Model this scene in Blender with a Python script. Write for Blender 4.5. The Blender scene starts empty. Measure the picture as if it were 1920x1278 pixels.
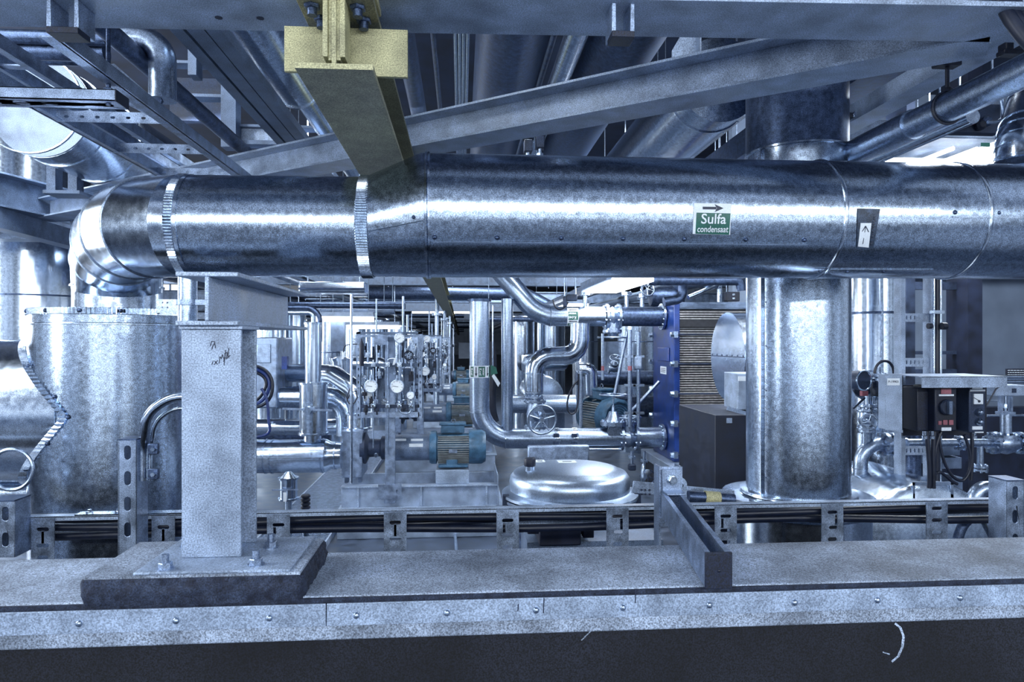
import bpy, math, random
from mathutils import Vector as V, Matrix
from mathutils.geometry import tessellate_polygon
random.seed(7)
S = bpy.context.scene
COL = S.collection
PI = math.pi
# ---------------------------------------------------------------- camera
CH = 1.2; F = 1280.0; YAW = math.radians(4.24)
cd = bpy.data.cameras.new('camera'); cam = bpy.data.objects.new('camera', cd); COL.objects.link(cam)
cd.lens = 24.0; cd.sensor_width = 36.0; cd.clip_start = 0.05; cd.clip_end = 200
cam.location = (0, 0, CH); cam.rotation_euler = (PI/2, 0, -YAW); S.camera = cam
S.view_settings.view_transform = 'Standard'; S.view_settings.look = 'None'
S.view_settings.gamma = 1; S.view_settings.use_curve_mapping = False
S.view_settings.exposure = 0.5
S.cycles.max_bounces = 7; S.cycles.glossy_bounces = 5; S.cycles.diffuse_bounces = 3
# ---------------------------------------------------------------- world: the dim hall behind the camera
w = bpy.data.worlds.new('hall'); S.world = w; w.use_nodes = True
nt = w.node_tree; N = nt.nodes; L = nt.links; N.clear()
wo = N.new('ShaderNodeOutputWorld'); bg = N.new('ShaderNodeBackground'); tc = N.new('ShaderNodeTexCoord')
sx = N.new('ShaderNodeSeparateXYZ'); rp = N.new('ShaderNodeValToRGB'); mr = N.new('ShaderNodeMapRange')
L.new(tc.outputs['Generated'], sx.inputs[0]); L.new(sx.outputs['Z'], mr.inputs[0])
mr.inputs[1].default_value = -1; mr.inputs[2].default_value = 1
L.new(mr.outputs[0], rp.inputs[0])
e = rp.color_ramp.elements
e[0].position = 0.0; e[0].color = (.07, .09, .14, 1)
e[1].position = 1.0; e[1].color = (.10, .13, .20, 1)
for p, c in ((.30, (.30, .37, .50, 1)), (.42, (.05, .08, .15, 1)), (.47, (.35, .45, .62, 1)), (.52, (.80, .92, 1.1, 1)), (.57, (.25, .33, .48, 1)), (.66, (.12, .16, .25, 1)), (.78, (.48, .57, .74, 1)), (.9, (.3, .37, .5, 1))):
    q = e.new(p); q.color = c
cx_ = N.new('ShaderNodeVectorMath'); cx_.operation = 'MULTIPLY'; cx_.inputs[1].default_value = (5, 5, .35); L.new(tc.outputs['Generated'], cx_.inputs[0])
nz = N.new('ShaderNodeTexNoise'); nz.inputs['Scale'].default_value = 1.6; nz.inputs['Detail'].default_value = 3; L.new(cx_.outputs[0], nz.inputs[0])
m3 = N.new('ShaderNodeMapRange'); m3.inputs[1].default_value = .38; m3.inputs[2].default_value = .64; m3.inputs[3].default_value = .35; m3.inputs[4].default_value = 1.75; L.new(nz.outputs[0], m3.inputs[0])
mm_ = N.new('ShaderNodeMix'); mm_.data_type = 'RGBA'; mm_.blend_type = 'MULTIPLY'; mm_.inputs[0].default_value = 1; L.new(rp.outputs[0], mm_.inputs[6]); L.new(m3.outputs[0], mm_.inputs[7])
L.new(mm_.outputs[2], bg.inputs[0]); bg.inputs[1].default_value = .66
L.new(bg.outputs[0], wo.inputs[0])
# ---------------------------------------------------------------- large lights
def area(name, loc, target, sx_, sy_, power, col=(.86, .93, 1)):
    d = bpy.data.lights.new(name, 'AREA'); d.shape = 'RECTANGLE'; d.size = sx_; d.size_y = sy_; d.energy = power; d.color = col
    o = bpy.data.objects.new(name, d); COL.objects.link(o); o.location = loc
    o.rotation_euler = (V(target)-V(loc)).to_track_quat('-Z', 'Y').to_euler()
    return o
area('hall_lamps_behind', (0.6, -2.2, 2.05), (0.4, 1.75, 1.5), 7.0, .12, 118)
area('underside_fill', (1.5, -2.6, .9), (0.4, 3.0, .8), 6.0, .5, 16)  # added low fill for undersides, stands for no fixture
area('left_bay_lamp', (-2.6, .9, 2.3), (-.9, 2.2, 1.2), .35, 2.6, 55)
area('left_tank_fill', (-5.2, 4.6, 1.9), (-2.4, 6, 1.3), 1.6, 2.4, 270)  # added light to whiten the left tanks, not a fixture of the bay
area('row_lamp_near', (-.9, 3.2, 2.2), (-.6, 4.6, .4), 2.6, .2, 38)
area('row_lamp_mid', (.2, 6.2, 2.3), (0, 7.4, .3), 3.4, .2, 55)
area('row_lamp_far', (-.3, 11, 2.4), (0, 12, .3), 4.5, .25, 110)
area('right_bay_lamp', (2.9, 3.4, 2.5), (2.2, 4.2, .8), 2.4, .25, 55)
area('exchanger_fill', (1.5, 4.3, 2.6), (1.9, 5.3, .9), 1.2, .25, 60)  # added fill to brighten the exchanger plates
area('tank_bay_lamp', (.9, 8.6, 2.5), (1.4, 9.5, .8), 3.0, .3, 105)
# ---------------------------------------------------------------- pixel -> place
sa, ca = math.sin(YAW), math.cos(YAW)
def ray(px, py):
    u = (px-960)/F; v = -(py-639)/F
    return V((sa+u*ca, ca-u*sa, v))
def at(px, py, Y):
    r = ray(px, py); return V((0, 0, CH))+r*(Y/r.y)
def atz(px, py, z):
    r = ray(px, py); return V((0, 0, CH))+r*(z/r.z)
def W(n, px, Y): return n*(Y/ray(px, 639).y)/F
def vt(px, Y, py0, py1):
    return at(px, py0, Y), at(px, py1, Y)
def hx(px0, px1, py, Y):
    a = at(px0, py, Y); b = at(px1, py, Y); b.z = a.z; return a, b
def hy(px, py, Y0, Y1):
    a = at(px, py, Y0); return a, V((a.x, Y1, a.z))
X_, Y_, Z_ = V((1, 0, 0)), V((0, 1, 0)), V((0, 0, 1))
# ---------------------------------------------------------------- materials
def mat(name, col, metal=0.0, rough=.5, ns=30, amt=.25, bump=0, rv=.1, emit=0, fine=.12, col2=None, stretch=None):
    m = bpy.data.materials.new(name); m.use_nodes = True
    n = m.node_tree.nodes; l = m.node_tree.links; b = n['Principled BSDF']
    b.inputs['Metallic'].default_value = metal; b.inputs['Roughness'].default_value = rough
    if emit:
        b.inputs['Base Color'].default_value = (*col, 1)
        b.inputs['Emission Color'].default_value = (*col, 1); b.inputs['Emission Strength'].default_value = emit
        return m
    tc = n.new('ShaderNodeTexCoord'); co = tc.outputs['Object']
    if stretch:
        mp = n.new('ShaderNodeMapping'); mp.inputs['Scale'].default_value = stretch; l.new(co, mp.inputs[0]); co = mp.outputs[0]
    n1 = n.new('ShaderNodeTexNoise'); n1.inputs['Scale'].default_value = ns; n1.inputs['Detail'].default_value = 5; l.new(co, n1.inputs[0])
    n2 = n.new('ShaderNodeTexNoise'); n2.inputs['Scale'].default_value = 420; n2.inputs['Detail'].default_value = 1; l.new(tc.outputs['Object'], n2.inputs[0])
    r1 = n.new('ShaderNodeMapRange'); r1.inputs[1].default_value = .32; r1.inputs[2].default_value = .68; l.new(n1.outputs[0], r1.inputs[0])
    mx = n.new('ShaderNodeMix'); mx.data_type = 'RGBA'
    c2 = col2 or tuple(c*(1-2*amt) for c in col)
    c1 = tuple(min(1, c*(1+.5*amt)) for c in col)
    mx.inputs[6].default_value = (*c2, 1); mx.inputs[7].default_value = (*c1, 1); l.new(r1.outputs[0], mx.inputs[0])
    m2 = n.new('ShaderNodeMix'); m2.data_type = 'RGBA'; m2.blend_type = 'MULTIPLY'; m2.inputs[0].default_value = 1
    r2 = n.new('ShaderNodeMapRange'); r2.inputs[1].default_value = .3; r2.inputs[2].default_value = .7; r2.inputs[3].default_value = 1-2.2*fine; r2.inputs[4].default_value = 1+fine
    l.new(n2.outputs[0], r2.inputs[0]); l.new(mx.outputs[2], m2.inputs[6]); l.new(r2.outputs[0], m2.inputs[7])
    l.new(m2.outputs[2], b.inputs['Base Color'])
    if rv:
        r3 = n.new('ShaderNodeMapRange'); r3.inputs[1].default_value = .3; r3.inputs[2].default_value = .7
        r3.inputs[3].default_value = max(.03, rough-rv); r3.inputs[4].default_value = min(1, rough+rv); l.new(n1.outputs[0], r3.inputs[0]); l.new(r3.outputs[0], b.inputs['Roughness'])
    if bump:
        bp = n.new('ShaderNodeBump'); bp.inputs['Strength'].default_value = bump; bp.inputs['Distance'].default_value = .002
        l.new(n1.outputs[0], bp.inputs['Height']); l.new(bp.outputs[0], b.inputs['Normal'])
    return m
M = {}
M['galv'] = mat('galvanised_sheet', (.54, .65, .81), 1, .23, 75, .15, .04, .03, fine=.24)
M['galvb'] = mat('bright_sheet', (.66, .76, .90), 1, .19, 60, .10, .03, .03, fine=.16)
M['pipe'] = mat('stainless_pipe', (.46, .56, .72), 1, .32, 90, .14, .06, .04, fine=.2)
M['brush'] = mat('brushed_lid', (.50, .60, .75), 1, .36, 120, .08, .03, .03, fine=.15)
M['dpipe'] = mat('dark_pipe', (.105, .15, .26), .85, .42, 50, .25, .1, .06, fine=.25)
M['strut'] = mat('zinc_strut', (.40, .50, .68), .85, .42, 30, .2, .1, .08, fine=.2)
M['steel'] = mat('painted_steel', (.17, .235, .36), .25, .45, 14, .25, .08, .1, fine=.25)
M['steell'] = mat('pale_painted_steel', (.42, .52, .69), .2, .42, 14, .2, .08, .1, fine=.22)
M['dsteel'] = mat('dark_steel', (.035, .055, .11), .3, .5, 12, .35, .05, .1, fine=.25)
M['conc'] = mat('worn_ledge', (.40, .48, .62), 0, .7, 9, .3, .3, .05, fine=.3)
M['plinth'] = mat('plinth_paint', (.42, .52, .68), .3, .35, 9, .2, .1, .05, fine=.15)
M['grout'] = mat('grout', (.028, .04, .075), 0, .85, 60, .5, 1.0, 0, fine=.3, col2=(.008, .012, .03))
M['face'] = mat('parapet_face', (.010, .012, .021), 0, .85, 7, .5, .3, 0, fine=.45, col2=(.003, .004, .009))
M['yel'] = mat('yellow_paint', (.56, .53, .30), 0, .5, 16, .2, .15, .05, fine=.22)
M['yeld'] = mat('shaded_yellow_paint', (.30, .30, .20), 0, .5, 16, .2, .15, .05, fine=.3)  # darker copy of the yellow, underside shade put into the colour
M['blue'] = mat('blue_frame_paint', (.016, .055, .27), .05, .35, 14, .25, .1, .05, fine=.25)
M['mblue'] = mat('motor_blue_paint', (.07, .17, .29), .1, .38, 20, .25, .1, .05, fine=.2)
M['fin'] = mat('motor_fin', (.34, .37, .38), .2, .45, 20, .2, 0, .05)
M['black'] = mat('black_enclosure', (.007, .014, .042), .0, .5, 12, .3, .05, .05, fine=.4)
M['rub'] = mat('black_rubber', (.007, .012, .032), 0, .42, 30, .2, .1, .05)
M['hose'] = mat('blue_hose', (.02, .05, .22), 0, .35, 30, .2, 0, .05)
M['white'] = mat('white_label', (.80, .86, .92), 0, .5, 30, .05, 0, 0, fine=.06)
M['dial'] = mat('dial_face', (.85, .9, .95), 0, .3, 30, .03, 0, 0, fine=.03)
M['ink'] = mat('ink', (.012, .02, .05), 0, .5, 30, 0, 0, 0)
M['green'] = mat('label_green', (.02, .13, .10), 0, .45, 30, .1, 0, 0)
M['tape'] = mat('dark_tape', (.05, .08, .14), 0, .5, 40, .3, .2, 0, fine=.3)
M['red'] = mat('red_plastic', (.36, .12, .15), 0, .4, 30, .2, 0, 0)
M['wall'] = mat('wall_panel', (.30, .38, .52), 0, .6, 3, .12, 0, 0, fine=.25)
M['floor'] = mat('floor_coating', (.085, .115, .18), .1, .4, 12, .3, .1, .1, fine=.3)
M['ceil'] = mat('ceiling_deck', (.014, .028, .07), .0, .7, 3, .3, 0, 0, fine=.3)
M['plate'] = mat('exchanger_plate', (.55, .53, .52), .25, .35, 40, .2, 0, .05)
M['gasket'] = mat('gasket_black', (.02, .022, .03), 0, .6, 40, .2, 0, 0)
M['lamp'] = mat('lamp_tube', (.92, .96, 1), emit=9)
M['win'] = mat('daylight_pane', (.9, .95, 1), emit=3.2)
M['glass'] = mat('clear_cover', (.92, .96, 1), 0, .02, 10, .02, 0, 0, fine=0)
M['glass'].node_tree.nodes['Principled BSDF'].inputs['Alpha'].default_value = .22
# ---------------------------------------------------------------- mesh builder
def frame(a):
    a = V(a).normalized(); t = Z_ if abs(a.z) < .9 else X_
    n = a.cross(t).normalized(); return a, n, a.cross(n)
class MB:
    def __init__(s): s.v = []; s.f = []
    def add(s, vs, fs):
        o = len(s.v); s.v += [tuple(q) for q in vs]; s.f += [tuple(i+o for i in q) for q in fs]; return s
    def box(s, c, d, R=None):
        c = V(c); hx_, hy_, hz_ = d[0]/2, d[1]/2, d[2]/2
        vs = [V((x, y, z)) for x in (-hx_, hx_) for y in (-hy_, hy_) for z in (-hz_, hz_)]
        if R is not None: vs = [R @ q for q in vs]
        return s.add([c+q for q in vs], [(0, 1, 3, 2), (4, 6, 7, 5), (0, 4, 5, 1), (2, 3, 7, 6), (0, 2, 6, 4), (1, 5, 7, 3)])
    def bb(s, x0, x1, y0, y1, z0, z1): return s.box(((x0+x1)/2, (y0+y1)/2, (z0+z1)/2), (abs(x1-x0), abs(y1-y0), abs(z1-z0)))
    def bar(s, a, b, wd, ht, up=Z_):        # rectangular bar a->b, ht along up
        a, b = V(a), V(b); d = (b-a).normalized(); sd = d.cross(up).normalized(); u = sd.cross(d).normalized()
        vs = [p+sd*i*wd/2+u*j*ht/2 for p in (a, b) for i in (-1, 1) for j in (-1, 1)]
        return s.add(vs, [(0, 1, 3, 2), (4, 6, 7, 5), (0, 4, 5, 1), (2, 3, 7, 6), (0, 2, 6, 4), (1, 5, 7, 3)])
    def tube(s, pts, r, n=16, caps=True, closed=False):
        pts = [V(p) for p in pts]; k = len(pts)
        rs = r if isinstance(r, (list, tuple)) else [r]*k
        segs = [(pts[i+1]-pts[i]).normalized() for i in range(k-1)]
        _, nn, bb_ = frame(segs[0])
        ring = [pts[0]+(nn*math.cos(2*PI*j/n)+bb_*math.sin(2*PI*j/n))*rs[0] for j in range(n)]
        vs = list(ring)
        for i in range(k-1):
            d = segs[i]; nrm = (d+segs[i+1]).normalized() if i < k-2 else d
            dn = d.dot(nrm); q = pts[i+1]; new = []
            for p in ring: new.append(p+d*((q-p).dot(nrm)/dn))
            if rs[i+1] != rs[i]: new = [q+(p-q)*(rs[i+1]/rs[i]) for p in new]
            vs += new; ring = new
        fs = [(i*n+j, (i+1)*n+j, (i+1)*n+(j+1) % n, i*n+(j+1) % n) for i in range(k-1) for j in range(n)]
        if caps: fs += [tuple(range(n)), tuple(reversed(range((k-1)*n, k*n)))]
        return s.add(vs, fs)
    def lathe(s, prof, o, ax, n=32, a0=0, a1=2*PI):
        a, u, b = frame(ax); o = V(o); full = abs(a1-a0-2*PI) < 1e-6; nn = n if full else n+1
        vs = []
        for (r, h) in prof:
            for j in range(nn):
                t = a0+(a1-a0)*j/n; vs.append(o+a*h+(u*math.cos(t)+b*math.sin(t))*max(r, 1e-5))
        fs = []
        for i in range(len(prof)-1):
            for j in range(n):
                k = (j+1) % nn if full else j+1
                fs.append((i*nn+j, i*nn+k, (i+1)*nn+k, (i+1)*nn+j))
        return s.add(vs, fs)
    def cyl(s, a, b, r, n=24, r2=None):
        a, b = V(a), V(b); h = (b-a).length; r2 = r if r2 is None else r2
        return s.lathe([(0, 0), (r, 0), (r2, h), (0, h)], a, b-a, n)
    def torus(s, c, ax, R, r, n=32, m=8, a0=0, a1=2*PI):
        return s.lathe([(R+r*math.cos(2*PI*k/m), r*math.sin(2*PI*k/m)) for k in range(m+1)], c, ax, n, a0, a1)
    def hexb(s, c, ax, r, h): return s.lathe([(0, 0), (r, 0), (r, h*.85), (r*.88, h), (0, h)], c, ax, 6)
    def ribs(s, c, ax, r, wd, h=.004, n=110):   # crimped band: ridges running along the axis
        a, u, b = frame(ax); c = V(c); vs = []; m = n*2
        for k, hh in ((-wd/2, -.4), (-wd/2*.9, 1), (wd/2*.9, 1), (wd/2, -.4)):
            for j in range(m):
                t = 2*PI*j/m; rr = r+.001+(h if j % 2 else 0)*max(hh, 0)
                vs.append(c+a*k+(u*math.cos(t)+b*math.sin(t))*rr)
        return s.add(vs, [(i*m+j, i*m+(j+1) % m, (i+1)*m+(j+1) % m, (i+1)*m+j) for i in range(3) for j in range(m)])
    def dome(s, c, ax, r, h, n=16):
        return s.lathe([(r*math.cos(t), h*math.sin(t)) for t in [PI/2*k/5 for k in range(6)]], c, ax, n)
    def plate(s, outline, holes, o, u, v, t):   # polygon with holes, extruded by t along u x v
        u, v = V(u).normalized(), V(v).normalized(); nrm = u.cross(v); o = V(o)
        loops = [outline]+holes; pl = [[V((x, y, 0)) for x, y in lp] for lp in loops]
        tri = tessellate_polygon(pl); flat = [p for lp in loops for p in lp]; k = len(flat)
        vs = [o+u*x+v*y for x, y in flat]+[o+u*x+v*y+nrm*t for x, y in flat]
        fs = [tuple(q) for q in tri]+[tuple(i+k for i in reversed(q)) for q in tri]
        b = 0
        for lp in loops:
            m = len(lp)
            for j in range(m): fs.append((b+j, b+(j+1) % m, k+b+(j+1) % m, k+b+j))
            b += m
        return s.add(vs, fs)
    def out(s, name, mt, parent=None, bevel=0, label=None, ang=35):
        me = bpy.data.meshes.new(name); me.from_pydata(s.v, [], s.f); me.materials.append(M[mt] if isinstance(mt, str) else mt)
        me.polygons.foreach_set('use_smooth', [True]*len(me.polygons)); me.validate(); me.update()
        import bmesh
        b = bmesh.new(); b.from_mesh(me); bmesh.ops.remove_doubles(b, verts=b.verts, dist=1e-6); bmesh.ops.recalc_face_normals(b, faces=b.faces); b.to_mesh(me); b.free()
        me.set_sharp_from_angle(angle=math.radians(ang))
        o = bpy.data.objects.new(name, me); COL.objects.link(o)
        if parent: o.parent = parent
        if bevel:
            bv = o.modifiers.new('bevel', 'BEVEL'); bv.width = bevel; bv.segments = 2; bv.limit_method = 'ANGLE'
        if label: o['label'] = label
        return o
    def thing(s, name, mt, label, cat, group=None, bevel=0, ang=35):
        o = s.out(name, mt, None, bevel, None, ang); tag(o, label, cat, group); return o
    def struct(s, name, mt, bevel=0):
        o = s.out(name, mt, None, bevel); o['kind'] = 'structure'; return o
def tag(o, label, cat, group=None, kind=None):
    o['label'] = label; o['category'] = cat
    if group: o['group'] = group
    if kind: o['kind'] = kind
def T(name, label, cat, group=None):
    o = bpy.data.objects.new(name, None); o.empty_display_size = .05; COL.objects.link(o); tag(o, label, cat, group); return o
def dup(root, d, label=None):
    d = V(d); r = root.copy(); COL.objects.link(r); r.location = root.location+d
    if label: r['label'] = label
    for ch in list(root.children):
        c = ch.copy(); COL.objects.link(c); c.parent = r
        for g in ch.children:
            q = g.copy(); COL.objects.link(q); q.parent = c
    return r
def fillet(pts, R, n=8):
    pts = [V(p) for p in pts]; out = [pts[0]]
    for i in range(1, len(pts)-1):
        a, b, c = pts[i-1], pts[i], pts[i+1]; d0 = (a-b).normalized(); d1 = (c-b).normalized()
        th = d0.angle(d1)
        if th > PI-.01 or th < .01: out.append(b); continue
        k = min(R/max(math.tan(th/2), 1e-4), (a-b).length*.49, (c-b).length*.49); Re = k*math.tan(th/2)
        cen = b+(d0+d1).normalized()*(Re/math.sin(th/2)); s0 = b+d0*k-cen; s1 = b+d1*k-cen
        w_ = s0.angle(s1)
        for j in range(n+1):
            t = j/n; out.append(cen+(s0*math.sin((1-t)*w_)+s1*math.sin(t*w_))/math.sin(w_))
    out.append(pts[-1]); return out
def bez(a, b, c, d, n=20):
    a, b, c, d = V(a), V(b), V(c), V(d)
    return [a*(1-t)**3+b*3*t*(1-t)**2+c*3*t*t*(1-t)+d*t**3 for t in [i/n for i in range(n+1)]]
def ring_at(m, p, ax, r, wd=.004, h=.0025, n=32):
    m.lathe([(r-.001, -wd/2), (r+h, -wd/2), (r+h, wd/2), (r-.001, wd/2)], p, ax, n)
def stadium(cx, cy, L_, w_, vert=False, n=5):
    p = []
    for k in range(n+1): t = -PI/2+PI*k/n; p.append((L_/2-w_/2+math.cos(t)*w_/2, math.sin(t)*w_/2))
    for k in range(n+1): t = PI/2+PI*k/n; p.append((-L_/2+w_/2+math.cos(t)*w_/2, math.sin(t)*w_/2))
    if vert: p = [(-y, x) for x, y in p]
    return [(cx+x, cy+y) for x, y in p]
def rect(x0, x1, y0, y1): return [(x0, y0), (x1, y0), (x1, y1), (x0, y1)]
def ibeam(m, p0, p1, h, b, tf, tw, up=Z_):      # axis through the section centre
    p0, p1 = V(p0), V(p1); u = V(up)
    m.bar(p0+u*(h-tf)/2, p1+u*(h-tf)/2, b, tf, up); m.bar(p0-u*(h-tf)/2, p1-u*(h-tf)/2, b, tf, up); m.bar(p0, p1, tw, h-2*tf, up)
    return m
def text(s, size, mt, name, parent, o, u, v, t=.0008, wrap=None, align='CENTER', label=None):
    """lettering: flat at o in the plane u,v, or wrapped on a cylinder (wrap=(axis point, axis dir, radius))"""
    c = bpy.data.curves.new(name, 'FONT'); c.body = s; c.size = size; c.align_x = align; c.align_y = 'CENTER'; c.resolution_u = 3; c.offset = size*.012
    ob = bpy.data.objects.new(name, c); COL.objects.link(ob)
    bpy.context.view_layer.update(); dg = bpy.context.evaluated_depsgraph_get()
    me = bpy.data.meshes.new_from_object(ob.evaluated_get(dg)); bpy.data.objects.remove(ob)
    m = MB(); u, v = V(u).normalized(), V(v).normalized(); n_ = u.cross(v)
    k = len(me.vertices); P = [o+u*q.co.x+v*q.co.y for q in me.vertices]
    if wrap: P = wrap(P)
    vs = P; m.add(vs, [tuple(p.vertices) for p in me.polygons]); bpy.data.meshes.remove(me)
    return m.out(name, mt, parent, label=label)
def finish():
    for o in list(S.objects):
        if o.parent or o.type in ('CAMERA', 'LIGHT'): continue
        if o.type == 'MESH':
            cs = [V(q.co) for q in o.data.vertices]
            if o.data.users > 1 or not cs: continue
        else:
            cs = []
            for c in o.children:
                if c.type != 'MESH': continue
                me = c.data; n_ = len(me.vertices); st = max(1, n_//400)
                for k in range(0, n_, st): cs.append(V(me.vertices[k].co)+c.location)
        if not cs: continue
        lo = V([min(q[i] for q in cs) for i in range(3)]); hi = V([max(q[i] for q in cs) for i in range(3)])
        b = V(((lo.x+hi.x)/2, (lo.y+hi.y)/2, lo.z))
        if o.type == 'MESH':
            o.data.transform(Matrix.Translation(-b)); o.location = o.location+b
            for c in o.children: c.location = c.location-b
        else:
            o.location = o.location+b
            for c in o.children: c.location = c.location-b
# ---------------------------------------------------------------- equipment builders
def flange(m, c, ax, R, t=.02, nb=12, br=.006):
    a, u, b = frame(ax); c = V(c); m.lathe([(0, -t/2), (R, -t/2), (R, t/2), (0, t/2)], c, a, 32)
    for k in range(nb):
        q = c+(u*math.cos(2*PI*(k+.5)/nb)+b*math.sin(2*PI*(k+.5)/nb))*R*.84
        m.hexb(q+a*t/2, a, br, br*1.2); m.hexb(q-a*t/2, -a, br, br*1.2)
def wheel(parent, c, ax, R, r=.008, spokes=5, mt='pipe', name='handwheel', ph=.3):
    m = MB(); a, u, b = frame(ax); c = V(c); m.torus(c, a, R, r, 40, 10)
    for k in range(spokes):
        t = ph+2*PI*k/spokes; m.tube([c-a*R*.12, c+(u*math.cos(t)+b*math.sin(t))*R], r*.6, 8)
    m.cyl(c-a*R*.2, c+a*R*.1, R*.16, 16); return m.out(name, mt, parent)
def valve(label, c, ax, st, R, Rw, Ls, group=None, mt='pipe', wmt='pipe', L_=None, name='gate_valve', spokes=5, ph=.3):
    """flanged valve: c centre, ax pipe axis, st stem direction, R flange radius"""
    t = T(name, label, 'valve', group); c = V(c); ax = V(ax).normalized(); st = V(st).normalized(); L_ = L_ or R*2
    m = MB(); m.lathe([(0, -L_/2), (R*.62, -L_/2), (R*.7, -L_*.2), (R*.8, 0), (R*.7, L_*.2), (R*.62, L_/2), (0, L_/2)], c, ax, 24)
    m.cyl(c, c+st*R*1.1, R*.55, 20); m.out('body', mt, t)
    for s in (-1, 1):
        m = MB(); flange(m, c+ax*s*L_/2, ax, R, R*.2, 8, R*.09); m.out('flange', mt, t)
    m = MB(); flange(m, c+st*R*1.15, st, R*.75, R*.2, 8, R*.08)
    m.lathe([(R*.5, R*1.2), (R*.25, R*1.6), (R*.2, Ls*.7), (0, Ls*.7)], c, st, 16); m.out('bonnet', mt, t)
    m = MB(); m.cyl(c+st*R, c+st*Ls*1.05, R*.08, 10); m.out('stem', mt, t)
    wheel(t, c+st*Ls, st, Rw, max(.004, Rw*.07), spokes, wmt, ph=ph); return t
def gauge(label, c, r, fy=(-.1, -1, 0), stem=.08, group=None, ang=.4, up=-1):
    t = T('pressure_gauge', label, 'gauge', group); c = V(c); a = V(fy).normalized()
    m = MB(); m.lathe([(0, -r*.5), (r*1.02, -r*.5), (r*1.08, 0), (r*1.08, r*.1), (r*.95, r*.12), (r*.93, 0)], c, a, 28); m.out('case', 'pipe', t)
    m = MB(); m.cyl(c, c+a*r*.03, r*.93, 28); m.out('dial', 'dial', t)
    s = V((0, 0, 1)); sd = a.cross(s).normalized(); m = MB(); d = (sd*math.cos(ang)+s*math.sin(ang))
    m.bar(c+a*r*.06-d*r*.2, c+a*r*.06+d*r*.75, r*.07, r*.02, a)
    for k in range(9):
        th = -.7+k*(PI+1.4)/8; dd = sd*math.cos(th)+s*math.sin(th); m.bar(c+a*r*.05+dd*r*.7, c+a*r*.05+dd*r*.86, r*.05, r*.02, a)
    m.out('needle', 'ink', t)
    m = MB(); m.cyl(c+s*up*r*.9, c+s*up*(r+stem), max(.003, r*.14), 10); m.hexb(c+s*up*(r*1.05), s*up, r*.26, r*.3); m.out('connector', 'pipe', t)
    return t
def motor(label, c, L_, R, group=None, ax=X_, fan=1):
    """c = shaft centre at drive end; axis ax; fan cowl at far end"""
    t = T('electric_motor', label, 'motor', group); c = V(c); ax = V(ax); sd = ax.cross(Z_).normalized()
    P = lambda a, b, h: c+ax*a+sd*b+Z_*h
    m = MB(); m.lathe([(0, 0), (R*.95, 0), (R*1.02, L_*.04), (R*1.02, L_*.12), (R*.8, L_*.14)], c, ax, 32); m.out('end_shield', 'mblue', t)
    m = MB(); m.cyl(P(L_*.1, 0, 0), P(L_*.72, 0, 0), R*.84, 32); m.out('housing', 'mblue', t)
    m = MB()
    for k in range(44):
        th = 2*PI*k/44; u = sd*math.cos(th)+Z_*math.sin(th)
        if u.z > .8: continue
        m.bar(c+ax*L_*.15+u*R*.9, c+ax*L_*.70+u*R*.9, R*.035, R*.2, u)
    m.out('cooling_fins', 'fin', t)
    m = MB(); m.lathe([(R*.9, L_*.7), (R*1.06, L_*.7), (R*1.06, L_*.93), (R*.92, L_), (R*.86, L_), (R*.8, L_*.97), (0, L_*.97)], c, ax, 12); cw = m.out('fan_cowl', 'mblue', t)
    m = MB()
    for k in range(6): m.torus(P(L_*.975, 0, 0), ax, R*(.15+.12*k), R*.015, 28, 6)
    m.out('grille', 'dsteel', cw)
    m = MB(); m.bar(P(L_*.2, 0, R*1.16), P(L_*.62, 0, R*1.16), R*.9, R*.5)
    m.out('terminal_box', 'mblue', t, bevel=R*.06)
    m = MB(); m.bar(P(L_*.17, 0, R*1.45), P(L_*.65, 0, R*1.45), R*1.02, R*.14); m.out('terminal_lid', 'mblue', t, bevel=R*.05)
    for s in (-1, 1):
        m = MB(); m.bar(P(L_*.16, s*R*.75, -R*1.02), P(L_*.68, s*R*.75, -R*1.02), R*.5, R*.16); m.bar(P(L_*.3, s*R*.7, -R*.85), P(L_*.5, s*R*.7, -R*.85), R*.2, R*.4); m.out('foot', 'mblue', t, bevel=R*.03)
    m = MB(); m.torus(P(L_*.42, 0, R*1.6), sd, R*.12, R*.035, 16, 6); m.out('lifting_eye', 'steel', t)
    m = MB(); q = P(L_*.42, 0, 0)-Y_*R*1.0 if abs(ax.x) > .5 else P(L_*.42, -R, 0); m.box(q+V((0, -R*.02, -R*.1)), (R*.5, R*.03, R*.22)); m.out('rating_plate', 'strut', t)
    return t
def cpipe(name, label, pts, r, R=.1, mt='galv', seams=(), bands=(), group=None, cat='pipe', n=32, screws=0, nf=8, ends=()):
    """clad or bare pipe; seams/bands = indices or points where rings sit"""
    t = T(name, label, cat, group); P = fillet(pts, R, nf) if len(pts) > 2 else [V(p) for p in pts]
    m = MB(); m.tube(P, r, n); m.out('jacket' if mt.startswith('galv') else 'pipe_wall', mt, t, ang=50 if nf > 5 else 20)
    if nf <= 5 and len(pts) > 2:      # gored elbow: a seam at each mitre
        for i in range(1, len(P)-1):
            m = MB(); ring_at(m, P[i], (P[i+1]-P[i-1]), r, .005, .003, n); m.out('elbow_seam', mt, t)
    for (p, ax) in seams:
        m = MB(); ring_at(m, p, ax, r, max(.006, r*.05), .003, n); m.out('seam_band', mt, t)
    for (p, ax) in ends:
        m = MB(); flange(m, p, ax, r*1.35, r*.22, 12, r*.08); m.out('flange', 'pipe', t)
    return t
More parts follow.
